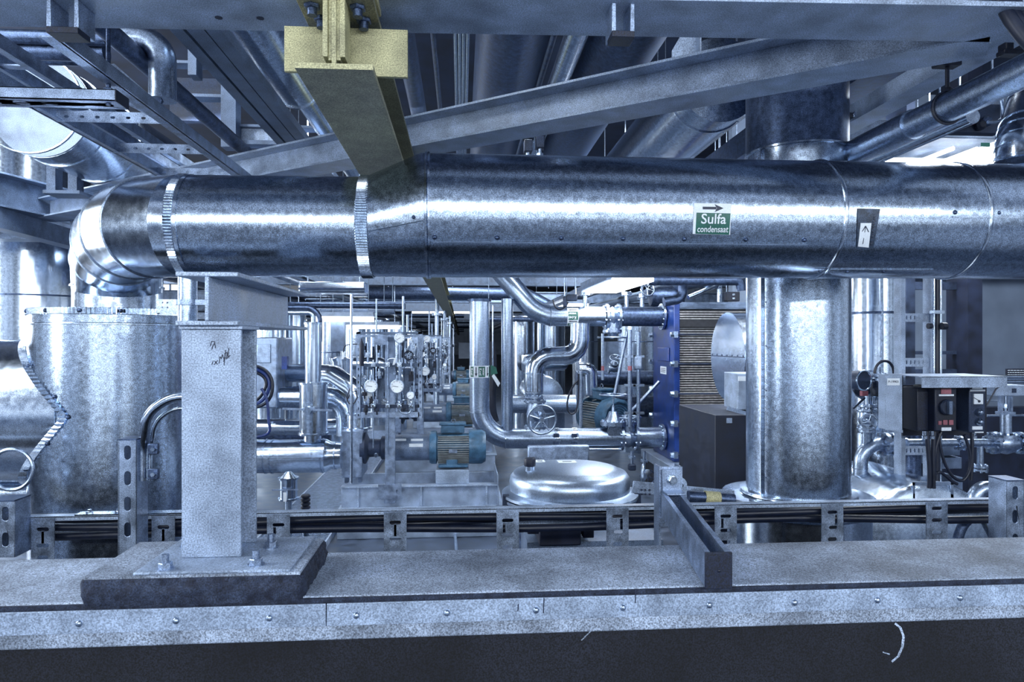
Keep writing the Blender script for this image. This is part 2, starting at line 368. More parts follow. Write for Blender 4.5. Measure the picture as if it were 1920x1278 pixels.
# ================================================================ SETTING
R_ = CH
m = MB(); m.bb(-14, 14, 1.0, 60, -.05, 0); m.struct('floor', 'floor')
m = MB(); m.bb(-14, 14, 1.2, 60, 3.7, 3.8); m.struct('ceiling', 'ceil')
m = MB(); m.bb(-14, 14, 60, 60.1, 0, 3.7); m.struct('wall_back', 'wall')
m = MB()
wx = at(1930, 600, 5.2).x
m.bb(wx-1.9, 14, 6.6, 6.7, 0, 3.7)
m.struct('wall_right', 'wall')
# ================================================================ LEDGE IN FRONT
ZL = CH-.397
m = MB(); m.bb(-1.6, 1.9, 1.083, 1.305, ZL-.07, ZL); o = m.struct('trim_1', 'conc', .003); 
m = MB(); m.bb(-1.6, 1.9, 1.079, 1.0835, ZL-.020, ZL-.0025); m.struct('trim_shadow', 'grout')  # dark strip painting the shadow line under the ledge edge
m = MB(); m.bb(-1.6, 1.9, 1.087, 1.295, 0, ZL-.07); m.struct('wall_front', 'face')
XS = at(612, 1150, 1.072).x
zt, zb = CH-.405, CH-.4395
for (x0, x1, lab, scr) in ((-1.6, XS-.0008, 'shorter left length of zinc edging strip under the grouted base plate', [(148, 1157), (330, 1153), (505, 1150)]),
                           (XS+.0008, 1.9, 'long right length of zinc edging strip along the ledge front', [(668, 1146), (838, 1141), (1005, 1135), (1168, 1131), (1330, 1127), (1490, 1122), (1645, 1118), (1800, 1113)])):
    t = T('edging_strip', lab, 'trim strip', 'zinc edging strips')
    m = MB(); m.bb(x0, x1, 1.070, 1.0735, zb, zt); m.out('strip', 'steell', t, .0008)
    for (px, py) in scr:
        q = at(px, py, 1.070); q.z = zb+.0155; m = MB(); m.dome(q, -Y_, .0052, .004); m.box(q+V((0, -.0036, 0)), (.008, .001, .0012)); m.out('screw', 'pipe', t)
    if x0 > -1:
        for px, ya, yb in ((1020, 1121, 1149), (1192, 1104, 1130), (972, 1132, 1145)):
            a = at(px, ya, 1.0698); b = at(px-1, yb, 1.0698); m = MB(); m.bar(a, b, .0016, .0004, -Y_); m.out('pen_mark', 'ink', t)
wf = [o for o in S.objects if o.name.startswith('wall_front')][0]
m = MB(); P = [at(x, y, 1.0865) for x, y in ((1678, 1168), (1688, 1176), (1694, 1192), (1692, 1212), (1684, 1230), (1672, 1240))]
for i in range(len(P)-1): m.bar(P[i], P[i+1], .0045-.0005*abs(i-2), .0004, -Y_)
for pts in (((1655, 1222), (1668, 1226)), ((775, 1180), (822, 1174)), ((1090, 1200), (1112, 1178)), ((990, 1172), (1008, 1174))):
    m.bar(at(*pts[0], 1.0865), at(*pts[1], 1.0865), .0018, .0004, -Y_)
m.out('chalk_scrapes', 'conc', wf)
# ---- base plate with grout
pa, pb = at(148, 1082, 1.075), at(566, 1080, 1.075); px0, px1 = pa.x, pb.x
zp = CH-.357
t = T('base_plate', 'thick square base plate on rough dark grout under the foreground post', 'base plate')
m = MB()
import bmesh
nx = 40
def rough_block(x0, x1, y0, y1, z0, z1, seed, amp=.003):
    rnd = random.Random(seed); m = MB(); pts = []
    per = []
    n1 = 48; n2 = 26
    for i in range(n1): per.append((x0+(x1-x0)*i/n1, y0, 0, -1))
    for i in range(n2): per.append((x1, y0+(y1-y0)*i/n2, 1, 0))
    for i in range(n1): per.append((x1-(x1-x0)*i/n1, y1, 0, 1))
    for i in range(n2): per.append((x0, y1-(y1-y0)*i/n2, -1, 0))
    rows = 7; k = len(per); vs = []
    for r in range(rows):
        f = r/(rows-1)
        for (x, y, nx_, ny_) in per:
            b = (.5-abs(f-.5))*.008; jx = rnd.uniform(-amp, amp)
            cxr = min(abs(x-x0), abs(x-x1)); cyr = min(abs(y-y0), abs(y-y1)); cr = max(0, .012-max(cxr, cyr))*.5
            vs.append((x+nx_*(b+jx)-(cr if x > (x0+x1)/2 else -cr), y+ny_*(b+jx), z0+(z1-z0)*f+(rnd.uniform(-amp, amp)*.5 if 0 < r < rows-1 else 0)))
    fs = [(r*k+i, r*k+(i+1) % k, (r+1)*k+(i+1) % k, (r+1)*k+i) for r in range(rows-1) for i in range(k)]
    fs.append(tuple(range((rows-1)*k, rows*k))); m.add(vs, fs); return m
rough_block(px0, px1, 1.075, 1.268, ZL-.004, zp-.005, 3).out('grout_bed', 'grout', t, ang=80)
m = MB(); m.bb(px0+.004, px1-.004, 1.080, 1.262, zp-.0055, zp-.001); m.out('grout_top', 'conc', t)
m = MB(); m.bb(px0+.075, px1-.02, 1.082, 1.262, zp-.001, zp+.003); m.out('steel_plate', 'steell', t, .001)
for (px, py, lab) in ((310, 1052, 1), (480, 1046, 1), (507, 1016, 1), (322, 1018, 0)):
    q = atz(px, py, -.354) if False else None
for (px, Yb) in ((310, 1.098), (480, 1.108), (508, 1.20), (352, 1.215)):
    q = at(px, 1040, Yb); q.z = zp+.003
    m = MB(); m.lathe([(0, 0), (.013, 0), (.013, .0018), (0, .0018)], q, Z_, 24); m.hexb(q+Z_*.0018, Z_, .0105, .009); m.cyl(q+Z_*.01, q+Z_*.023, .0055, 14)
    m.out('anchor_bolt', 'strut', t)
# ---- post (H section) and stub beam on top
c0 = at(340, 900, 1.15); c1 = at(452, 900, 1.15); xl, xr = c0.x, c1.x
zt = at(396, 617, 1.15).z
t = T('steel_post', 'grey H section steel post in the foreground with handwritten marking', 'post')
m = MB(); yb = 1.15; ye = 1.238
m.bb(xl, xr, yb, yb+.008, zp+.003, zt); m.bb(xl, xr, ye-.008, ye, zp+.003, zt); m.bb((xl+xr)/2-.004, (xl+xr)/2+.004, yb+.008, ye-.008, zp+.003, zt)
m.out('column', 'steell', t, .0015)
m = MB(); m.bb(xl-.003, xr+.003, yb-.004, ye+.004, zt, zt+.006); m.out('cap_plate', 'steell', t, .001)
m = MB()   # felt pen marking
def stroke(m, pts, Yf=1.1492, wd=.0011):
    P = [at(x, y, Yf) for x, y in pts]
    for i in range(len(P)-1): m.bar(P[i], P[i+1], wd, .0004, -Y_)
for st in ([(397, 655), (399, 648), (403, 642)], [(394, 648), (397, 639), (402, 640), (404, 652)], [(397, 683), (400, 676)], [(401, 684), (408, 675)], [(402, 676), (408, 683)],
           [(411, 681), (412, 668), (415, 672), (417, 664), (420, 674), (419, 678)], [(423, 656), (421, 672), (420, 684)], [(421, 663), (426, 660), (425, 670), (420, 671)], [(429, 652), (427, 668), (432, 666)], [(423, 673), (430, 668)]):
    stroke(m, st)
m.out('handwriting', 'ink', t)
zb_ = zt+.006; hB = .0865
t = T('stub_beam', 'short galvanised H beam lying on top of the foreground post', 'beam')
m = MB(); ibeam(m, ((xl+xr)/2-.002, 1.135, zb_+hB/2), ((xl+xr)/2-.002, 1.64, zb_+hB/2), hB, .098, .0075, .0065); m.out('beam', 'steell', t, .0015)
# small pipe with clamp behind the beam on the left
t = cpipe('stand_pipe', 'short vertical bare pipe clamped behind the stub beam', vt(352, 1.62, 512, 608), W(17, 352, 1.62), mt='pipe')
m = MB(); q = at(352, 567, 1.62); m.lathe([(.0, -.006), (.027, -.006), (.027, .006), (0, .006)], q, Z_, 24); m.box(q+V((.042, 0, 0)), (.04, .03, .012)); m.out('clamp', 'strut', t)
m = MB(); a = at(294, 572, 1.66); b = at(345, 568, 1.66); m.plate(rect(0, b.x-a.x, -.018, .014), [stadium(.014+.011*i, .006-.011*j, .005, .005, n=3) for i in range(2) for j in range(2)], a, X_, Z_, .003)
m.thing('perforated_bracket', 'galvb', 'small perforated plate bracket between elbow and stand pipe', 'bracket')
# ================================================================ BIG CLAD PIPE
A0 = at(803, 405, 1.75); A1 = at(2050, 418.5, 1.803)
ax = (A1-A0).normalized(); Rb = .1555
def onax(px):   # point on big pipe axis at pixel column px
    r = ray(px, 405); k = (A0.x*r.y-A0.y*r.x)/(ax.y*r.x-ax.x*r.y); return A0+ax*k
pipeT = T('insulated_pipe', 'large horizontal insulated pipe in sheet cladding running across the view', 'pipe')
B0 = at(697, 426, 1.75); B1 = at(345, 424, 1.75); rs = .1245
segs = [(803, 1524), (1524, 1775), (1775, 2050)]
for i, (a, b) in enumerate(segs):
    m = MB(); m.tube([onax(a), onax(b)], Rb+(.001*i), 96); m.out('jacket', 'galv', pipeT)
m = MB(); m.tube([B0-X_*.01, B0, A0, A0+ax*.006], [rs-.0005, rs, Rb, Rb-.0005], 96, caps=False); m.out('reducer', 'galv', pipeT)
m = MB(); m.tube([B0, B1], rs, 80); m.out('jacket', 'galv', pipeT)
for px in (1524, 1775):
    m = MB(); p = onax(px); m.lathe([(Rb-.001, -.006), (Rb+.0035, -.004), (Rb+.0045, 0), (Rb+.0035, .004), (Rb-.001, .006)], p, ax, 96); m.out('seam_bead', 'galvb', pipeT)
m = MB(); m.lathe([(Rb-.001, -.007), (Rb+.003, -.006), (Rb+.004, -.001), (Rb+.001, 0), (Rb+.004, .001), (Rb+.003, .006), (Rb-.001, .007)], A0, ax, 96); m.out('seam_bead', 'galvb', pipeT)
m = MB(); m.ribs(at(690, 426, 1.75), X_, rs, .030, .0035, 120); m.out('crimped_band', 'galvb', pipeT)
m = MB(); m.ribs(at(353, 425, 1.75), X_, rs, .020, .003, 110); m.out('crimped_band', 'galvb', pipeT)
m = MB(); q = at(365, 425, 1.75); ring_at(m, q, X_, rs, .008, .003, 80); m.out('seam_bead', 'galvb', pipeT)
def wrapf(p0, axd, r, lift):      # maps flat points to the cylinder: x along axis, z as arc height from the given start angle
    axd = V(axd).normalized(); up = Z_-axd*axd.z; up.normalize(); fr = up.cross(axd).normalized()
    if fr.y > 0: fr = -fr
    def f(P, base):
        out = []
        for (x, s) in P:
            th = s/r; out.append(p0+axd*x+(fr*math.cos(th)+up*math.sin(th))*(r+lift))
        return out
    return f, fr, up
def cyl_s(px, py, p0, r, axd=ax):       # (x, s) of a pixel on the pipe surface
    rr = ray(px, py); o = V((0, 0, CH)); axd = V(axd).normalized(); w0 = o-p0
    d = rr-axd*rr.dot(axd); e_ = w0-axd*w0.dot(axd); A = d.dot(d); B = 2*d.dot(e_); C = e_.dot(e_)-r*r
    k = (-B-math.sqrt(max(0, B*B-4*A*C)))/(2*A); h = o+rr*k; up = (Z_-axd*axd.z).normalized(); fr = -(up.cross(axd)).normalized()
    if fr.y > 0: fr = -fr
    q = h-p0; x = q.dot(axd); return x, math.atan2(q.dot(up), q.dot(fr))*r
def patch(m, p0, r, x0, x1, s0, s1, lift, n=14, axd=ax, skew=0, taper=0):
    f, _, _ = wrapf(p0, axd, r, lift); vs = []; f2, _, _ = wrapf(p0, axd, r, lift-.001)
    for k in range(n+1):
        g = k/n; s = s0+(s1-s0)*g; P = [(x0+skew*g-taper*g, s), (x1+skew*g+taper*g, s)]
        vs += f(P, 0)+f2(P, 0)
    fs = []
    for k in range(n):
        a = k*4; fs += [(a, a+1, a+5, a+4), (a+2, a+6, a+7, a+3), (a, a+4, a+6, a+2), (a+1, a+3, a+7, a+5)]
    fs += [(0, 2, 3, 1), (4*n, 4*n+1, 4*n+3, 4*n+2)]
    m.add(vs, fs)
def patchpx(m, r, tl, tr, bl, br, lift, n=14):     # sticker patch through four picture corners, wrapped on the big pipe
    f, _, _ = wrapf(A0, ax, r, lift); f2, _, _ = wrapf(A0, ax, r, lift-.001); vs = []
    for k in range(n+1):
        g = k/n; a_ = V(bl).lerp(V(tl), g); b_ = V(br).lerp(V(tr), g); P = [cyl_s(a_.x, a_.y, A0, Rb), cyl_s(b_.x, b_.y, A0, Rb)]; vs += f(P, 0)+f2(P, 0)
    fs = []
    for k in range(n):
        a = k*4; fs += [(a, a+1, a+5, a+4), (a+2, a+6, a+7, a+3), (a, a+4, a+6, a+2), (a+1, a+3, a+7, a+5)]
    fs += [(0, 2, 3, 1), (4*n, 4*n+1, 4*n+3, 4*n+2)]; m.add(vs, fs)
def seamline(px0, px1, py0, py1, rivs, r=Rb, p0=A0, axd=ax, up=1):
    x0, s0 = cyl_s(px0, py0, p0, r, axd); x1, s1 = cyl_s(px1, py1, p0, r, axd); s = (s0+s1)/2
    m = MB(); patch(m, p0, r, min(x0, x1), max(x0, x1), s-.0022, s+.0022, .003, 3, axd); m.out('lap_seam', 'galvb', pipeT)
    for px in rivs:
        x, _ = cyl_s(px, py0, p0, r, axd); m = MB(); f, fr, u = wrapf(p0, axd, r, .001); c = f([(x, s+.011*up)], 0)[0]; th = (s+.011*up)/r
        nrm = fr*math.cos(th)+u*math.sin(th); m.dome(c, nrm, .005, .0042, 12); m.cyl(c-nrm*.002, c+nrm*.0005, .0062, 12); m.out('rivet', 'dpipe', pipeT)
seamline(812, 1512, 449, 461, (815, 932, 1052, 1168, 1283, 1398, 1508))
seamline(1530, 1745, 500, 508, (1545, 1596, 1665), up=-1)
seamline(1785, 2000, 405, 410, (1790, 1872, 1960))
x0, s0 = cyl_s(705, 432, B0, rs, X_)
# reducer rivet and seam
m = MB(); a = B0+V((0.004, 0, 0)); 
def redpt(px, py, lift=.002):
    g = (px-697)/(803-697); c = B0.lerp(A0, g); r = rs+(Rb-rs)*g; x, s = cyl_s(px, py, c, r, X_); f, fr, u = wrapf(c, X_, r, lift); return f([(0, s)], 0)[0]
P = [redpt(px, 434-(px-700)*.215) for px in range(703, 800, 8)]; m.tube(P, .0014, 8); m.out('lap_seam', 'galvb', pipeT)
m = MB(); q = redpt(783, 407); m.dome(q, -Y_, .0045, .004, 12); m.out('rivet', 'dpipe', pipeT)
# ---- labels on the big pipe
xa, sa_ = cyl_s(1301, 437, A0, Rb+.0); xb, sb_ = cyl_s(1371, 382, A0, Rb)
t = T('pipe_label', 'white and green pipe label reading Sulfa condensaat with black arrow', 'label')
m = MB(); patchpx(m, Rb, (1301, 381), (1371, 382), (1298.5, 438), (1368.5, 440), .0015); m.out('backing', 'white', t)
x0g, sg0 = cyl_s(1306, 437, A0, Rb); x1g, sg1 = cyl_s(1368, 400, A0, Rb)
m = MB(); patchpx(m, Rb, (1305.5, 398.5), (1369, 400), (1303.5, 437.5), (1366.5, 439.5), .0022, 10); m.out('green_field', 'green', t)
fW, _, _ = wrapf(A0, ax, Rb, .0024)
def wtext(s, size, px, py, mt, name, parent, sx=1, p0=A0, r=Rb, axd=ax, rot=0, lift=.0024):
    xc, sc = cyl_s(px, py, p0, r, axd); f, _, _ = wrapf(p0, axd, r, lift)
    c_, s_ = math.cos(rot), math.sin(rot)
    def wr(P): return f([(xc+(p.x*sx)*c_-p.y*s_, sc+(p.x*sx)*s_+p.y*c_) for p in P], 0)
    return text(s, size, mt, name, parent, V((0, 0, 0)), X_, Y_, wrap=wr)
wtext('Sulfa', .0330, 1337, 411, 'white', 'lettering', t, sx=1.04, lift=.0034)
wtext('condensaat', .0215, 1335.5, 429.5, 'white', 'lettering', t, sx=.80, lift=.0034)
def warrow(px0, px1, py, th, hd, t, p0=A0, r=Rb, axd=ax, mt='ink', vertical=False, name='arrow'):
    f, _, _ = wrapf(p0, axd, r, .0024); m = MB()
    if not vertical:
        xa_, s = cyl_s(px0, py, p0, r, axd); xb_, _ = cyl_s(px1, py, p0, r, axd); d = 1 if xb_ > xa_ else -1
        m.add(f([(xa_, s-th/2), (xb_-d*hd, s-th/2), (xb_-d*hd, s+th/2), (xa_, s+th/2)], 0), [(0, 1, 2, 3)]); m.add(f([(xb_-d*hd*1.25, s-hd*.52), (xb_, s), (xb_-d*hd*1.25, s+hd*.52), (xb_-d*hd*.9, s)], 0), [(0, 1, 2, 3)])
    m.out(name, mt, t)
warrow(1317, 1356, 390, .0062, .018, t)
t = T('tape_tag', 'dark tape strip with hand drawn arrow tag stuck on the pipe cladding', 'label')
xa, sa_ = cyl_s(1607, 465, A0, Rb); xb, sb_ = cyl_s(1637, 392, A0, Rb)
m = MB(); patchpx(m, Rb+.001, (1607, 391), (1649, 392), (1605, 464), (1636, 466), .0022); m.out('tape', 'tape', t)
xa, sa_ = cyl_s(1608, 461, A0, Rb); xb, sb_ = cyl_s(1626, 419, A0, Rb)
m = MB(); patchpx(m, Rb+.001, (1612, 418), (1632, 418), (1607, 461), (1627, 463), .0034, 10); m.out('paper', 'white', t)
f, _, _ = wrapf(A0, ax, Rb+.001, .0046)
def ln(m, pts, wd=.0016):
    P = [cyl_s(px, py, A0, Rb+.001) for px, py in pts]; P = f(P, 0)
    for i in range(len(P)-1): m.bar(P[i], P[i+1], wd, .0004, -Y_)
m = MB(); ln(m, [(1616, 456), (1621, 424)]); ln(m, [(1615, 433), (1621, 423), (1627, 434)]); m.out('drawn_arrow', 'ink', t)
m = MB()
for k in range(13):
    y = 402+k*4.4; ln(m, [(1637-k*.55, y), (1641-k*.55, y+(k % 3-1))], .0014)
    if k % 2: ln(m, [(1638-k*.55, y), (1638-k*.55, y+3)], .0012)
m.out('faded_print', 'ink', t)
# ---- gored elbow down to the drum
De = at(222, 600, 2.22); E0 = at(345, 425, 1.75)
C1 = E0+V((-.125, .012, 0)); C2 = V((De.x, De.y, De.z+.21))
E1 = at(222, 538, 2.22)
P = bez(E0, E0+V((-.15, .02, 0)), V((E1.x-.01, E1.y, E1.z+.18)), E1, 5)
t = T('insulated_elbow', 'segmented sheet metal elbow turning the big pipe down into the drum', 'pipe elbow')
rr_ = [rs]*len(P)
m = MB(); m.tube([E0+X_*.03]+P, rs+.001, 72); m.out('jacket', 'galvb', t, ang=6)
Q = P
for i in range(1, len(Q)-1):
    m = MB(); n_ = (Q[i+1]-Q[i]).normalized()+(Q[i]-Q[i-1]).normalized(); m.lathe([(rs*1.0, -.004), (rs*1.035, -.002), (rs*1.035, .002), (rs*1.0, .004)], Q[i], n_, 64); m.out('seam_bead', 'pipe', t)
    if i in (2, 3):
        for k in (-1, 0, 1):
            a_ = (Q[i]-V((0, 0, 0))); q = Q[i]+V((.05, -.085, -.085))+V((.018*k, .0, .006*k))
m = MB(); m.tube([E1, De], rs, 64); m.out('jacket', 'galvb', t)
m = MB(); m.lathe([(rs, -.003), (rs+.006, -.003), (rs+.006, .003), (rs, .003)], at(222, 538, 2.22), Z_, 72); m.out('seam_bead', 'galv', t)
# ---- big drum with side branch
dc = at(210, 600, 2.22); Rd = .2180; ztop = at(210, 588, 2.22).z
t = T('insulated_drum', 'tall sheet clad drum below the elbow with a side branch to the left', 'drum')
m = MB(); m.lathe([(0, 0), (Rd, 0), (Rd, ztop), (Rd*.97, ztop+.004), (0, ztop+.004)], (dc.x, dc.y, 0), Z_, 128); m.out('jacket', 'galv', t)
m = MB(); m.lathe([(Rd, -.004), (Rd+.004, -.003), (Rd+.004, .001), (Rd, .003)], (dc.x, dc.y, ztop-.035), Z_, 128); m.out('seam_bead', 'galvb', t)
m = MB(); m.ribs((dc.x, dc.y, ztop+.001), Z_, Rd+.003, .02, .005, 130); m.out('crimped_band', 'galvb', t)
for k in range(14):
    th = 2*PI*k/14+.33; n_ = V((math.cos(th), math.sin(th), 0)); m = MB(); m.dome(V((dc.x, dc.y, ztop+.001))+n_*(Rd+.007), n_, .006, .006, 12); m.out('rivet', 'dpipe', t)
rB = .2176; zB = at(60, 768, 2.22).z
m = MB(); m.tube([(-3.6, dc.y, zB), (dc.x-.05, dc.y, zB)], rB, 96); m.out('branch_jacket', 'galvb', t)
m = MB()  # crimped collar following the intersection curve
n_ = 240; vs = []
for j in range(n_):
    th = 2*PI*j/n_; y = rB*math.cos(th); z = rB*math.sin(th); x = -math.sqrt(max(0, Rd*Rd-y*y)); rr = 1+(.006/rB if j % 2 else .001)
    for k, hh in ((0, rr), (-.022, rr)):
        vs.append((dc.x+x+k-.0, dc.y+y*hh*1.012, zB+z*hh*1.012))
m.add(vs, [(2*j, 2*j+1, 2*((j+1) % n_)+1, 2*((j+1) % n_)) for j in range(n_)]); m.out('crimped_collar', 'galvb', t, ang=10)
for th in (math.radians(a) for a in (140, 165, 180, 200, 225)):
    m = MB()
    y = rB*math.cos(th)*1.02; z = rB*math.sin(th)*1.02; x = -math.sqrt(max(0, Rd*Rd-y*y))
    m.dome((dc.x+x-.011, dc.y+y, zB+z), (0, math.cos(th), math.sin(th)), .006, .005, 12)
    m.out('rivet', 'dpipe', t)
# bent bare pipes in front of the drum
a = at(262, 860, 1.72)
t = cpipe('conduit_bend', 'curved bare pipe bending down beside the slotted upright', [at(360, 742, 1.70), at(318, 745, 1.70), at(275, 775, 1.70), at(268, 840, 1.72), at(268, 900, 1.72)], W(9, 270, 1.7), .12, 'galvb', n=20)
t = cpipe('conduit_bend', 'thinner curved tube nested under the bent bare pipe', [at(360, 765, 1.72), at(325, 765, 1.72), at(290, 790, 1.72), at(281, 850, 1.73), at(281, 900, 1.73)], W(4, 280, 1.7), .1, 'galvb', n=16)
for i, (px, py) in enumerate(((288, 841), (288, 888))):
    t = T('pipe_clamp', ('upper' if i == 0 else 'lower')+' small bolted pipe clamp behind the slotted upright', 'clamp', 'clamps on the left upright')
    q = at(px, py, 1.71); m = MB(); m.box(q, (.024, .012, .026)); m.out('strap', 'dpipe', t, .002); m = MB(); m.hexb(q+V((.002, -.006, 0)), -Y_, .006, .006); m.out('bolt', 'galvb', t)
# ================================================================ CABLE TRAY BEHIND THE LEDGE
YT = 1.78; zr = at(960, 953, YT).z; xT0 = -1.75; xT1 = 2.1
tr = T('cable_tray', 'long horizontal cable tray rail with hanging slotted plates behind the ledge', 'cable tray')
m = MB(); m.bb(xT0, xT1, YT, YT+.022, zr-.002, zr+.002); m.bb(xT0, xT1, YT, YT+.003, zr-.010, zr); m.bb(xT0, xT1, YT+.14, YT+.143, zr-.08, zr-.055); m.out('rail', 'steell', tr)
def tplate(px, w_px, kind, label=None, h=.12):
    q = at(px, 960, YT-.003); w_ = W(w_px, px, YT); hw = w_/2
    if kind == 0: holes = [stadium(0, -.030, .030, .010), stadium(0, -.070, .030, .010), rect(-.003, .003, -.066, -.034), stadium(0, -.100, .026, .011)]
    elif kind == 1: holes = [stadium(0, -.030, .030, .009), rect(-.013, -.006, -.062, -.036), stadium(0, -.068, .030, .009), stadium(0, -.100, .026, .011)]
    elif kind == 2: holes = [stadium(0, -.025, .028, .009), rect(.007, .014, -.060, -.031), stadium(.002, -.066, .024, .009), stadium(0, -.098, .026, .011)]
    else: holes = [stadium(0, -.020, .030, .010), stadium(0, -.052, .030, .010), stadium(0, -.085, .030, .010)]
    m = MB(); m.plate(rect(-hw, hw, -h, -.003), holes, V((q.x, YT-.003, zr)), X_, Z_, -.0025); m.out('slotted_plate', 'strut', tr)
for px, k in ((80, 0), (306, 0), (522, 1), (741, 0), (952, 1), (1158, 2), (1361, 1), (1561, 2), (1757, 3)):
    tplate(px, 42, k)
# cables in the tray
for i, (dy, dz, r, lab) in enumerate(((.03, -.030, .010, 'thick black cable lying nearest the rail of the tray'), (.055, -.036, .009, 'black cable second from the tray rail'), (.035, -.056, .011, 'thick black cable at the bottom front of the tray'), (.075, -.028, .009, 'black cable on top at the back of the tray'), (.09, -.052, .010, 'black cable at the bottom back of the tray'), (.12, -.035, .008, 'thin black cable along the far tray edge'))):
    m = MB(); P = [V((xT0+(xT1-xT0)*k/26, YT+dy+.008*math.sin(k*.9+i*2), zr+dz+.006*math.sin(k*.7+i))) for k in range(27)]
    m.tube(P, r, 12); m.thing('power_cable', 'rub', lab, 'cable', 'black cables in the tray')
# slotted uprights
def upright(pxl, pxr, Y, py0, label, pyb=1030, slots=True, side=.06):
    a = at(pxl, py0, Y); b = at(pxr, py0, Y); zb_ = at(pxl, pyb, Y).z; w_ = b.x-a.x; h = a.z-zb_
    t = T('slotted_upright', label, 'strut', 'slotted strut uprights')
    holes = []; z = -.030
    while z > -h+.03 and slots: holes.append(stadium(w_*.5, z, .034, .015, True)); z -= .0615
    m = MB(); m.plate(rect(0, w_, -h, 0), holes, (a.x, Y, a.z), X_, Z_, -.0025)
    m.bb(a.x, a.x+.0025, Y, Y+side, zb_, a.z); m.bb(b.x-.0025, b.x, Y, Y+side, zb_, a.z); m.bb(a.x, a.x+w_*.3, Y+side-.0025, Y+side, zb_, a.z); m.bb(b.x-w_*.3, b.x, Y+side-.0025, Y+side, zb_, a.z)
    m.out('channel', 'strut', t, .0008)
    m = MB(); m.bb(a.x-.001, b.x+.001, Y-.003, Y+side, a.z, a.z+.0035); m.out('end_cap', 'dpipe', t)
    return t
upright(222, 256, 1.70, 825, 'zinc slotted upright standing in front of the clad drum', pyb=1050)
upright(1887, 1920, 1.66, 902, 'zinc slotted upright at the right edge of the picture', pyb=1040)
upright(-8, 28, 1.72, 940, 'zinc slotted upright cut by the left edge of the picture', pyb=1045)
# bolts on the tray near left
for i, px in enumerate((168, 222)):
    q = at(px, 960, YT+.012); m = MB(); q.z = zr+.002; m.hexb(q, Z_, .008, .007); m.cyl(q+Z_*.006, q+Z_*.012, .0045, 10)
    m.thing('tray_bolt', 'galvb', ('left' if i == 0 else 'right')+' of two hex bolts on the tray rail before the clad drum', 'bolt', 'tray rail bolts')
m = MB(); a = at(140, 963, YT); b = at(345, 963, YT); m.bb(a.x, b.x, YT-.001, YT+.03, zr+.002, zr+.005); m.thing('splice_plate', 'galvb', 'flat splice plate joining the tray rail by the clad drum', 'plate')
# arm channel resting over the ledge
xa0, xa1 = at(1322, 1040, 1.063).x, at(1370, 1040, 1.063).x; zA0 = ZL+.004; ztA = at(1346, 1035, 1.063).z
t = T('support_strut', 'open steel channel arm laid across the ledge pointing at the viewer', 'strut')
xb0 = at(1240, 960, 1.50).x; xb1 = at(1277, 960, 1.50).x
def quad_bar(m, xA, xB, z0, z1, th):
    m.add([(xA, 1.063, z0), (xA+th, 1.063, z0), (xA+th, 1.063, z1), (xA, 1.063, z1), (xB, 1.50, z0), (xB+th, 1.50, z0), (xB+th, 1.50, z1), (xB, 1.50, z1)],
          [(0, 1, 2, 3), (4, 7, 6, 5), (0, 4, 5, 1), (3, 2, 6, 7), (0, 3, 7, 4), (1, 5, 6, 2)])
m = MB(); wd = xa1-xa0; wf = xb1-xb0
quad_bar(m, xa0, xb0, zA0, ztA, .003); quad_bar(m, xa1-.003, xb1-.003, zA0, ztA, .003); quad_bar(m, xa0+.003, xb0+.003, zA0, zA0+.003, wd-.006)
quad_bar(m, xa0+.003, xb0+.003, ztA-.002, ztA, .006); quad_bar(m, xa1-.009, xb1-.009, ztA-.002, ztA, .006); m.out('channel', 'strut', t)
m = MB(); m.bb(xa0-.001, xa1+.001, 1.058, 1.0632, zA0-.001, ztA+.001); m.dome(V(((xa0+xa1)/2, 1.058, (zA0+ztA)/2)), -Y_, .003, .002, 10); m.out('end_cap', 'black', t, .001)
m = MB(); m.bb(xb0+.001, xb1-.001, 1.46, 1.50, ztA, ztA+.004); m.bb(xb0+.001, xb1-.001, 1.495, 1.50, ztA, ztA+.05); m.out('angle_bracket', 'strut', t, .001)
q = V(((xb0+xb1)/2, 1.495, ztA+.027)); m = MB(); m.lathe([(0, 0), (.012, 0), (.012, .002), (0, .002)], q, -Y_, 24); m.hexb(q-Y_*.002, -Y_, .0095, .008); m.out('bolt', 'galvb', t)
t = T('strut_upright', 'narrow steel upright carrying the channel arm', 'strut'); m = MB(); m.bb(xb0-.004, xb0+.001, 1.505, 1.545, .0, ztA+.055); m.bb(xb1-.001, xb1+.004, 1.505, 1.545, ztA-.1, ztA+.055); m.bb(xb0-.004, xb1+.004, 1.503, 1.506, ztA-.08, ztA+.055); m.out('channel', 'strut', t)
# ================================================================ OVERHEAD STEEL
# crossbeam over the ledge
f0, f1 = atz(0, 50, .645), atz(1900, 80, .645); d = (f1-f0).normalized(); pr = Z_.cross(d).normalized()
a0 = f0-d*.5-pr*.078; a1 = f1+d*.5-pr*.078; hC = .15
t = T('cross_beam', 'wide grey steel H beam crossing the very top of the view', 'beam')
m = MB(); ibeam(m, a0+Z_*hC/2, a1+Z_*hC/2, hC, .156, .010, .007); m.out('beam', 'steell', t, .001)
for px, py in ((410, 33), (488, 34)):
    q = atz(px, py, .645); m = MB(); m.cyl(q+Z_*-.0008, q+Z_*.002, .0075, 16); m.out('bolt_hole', 'ink', t)
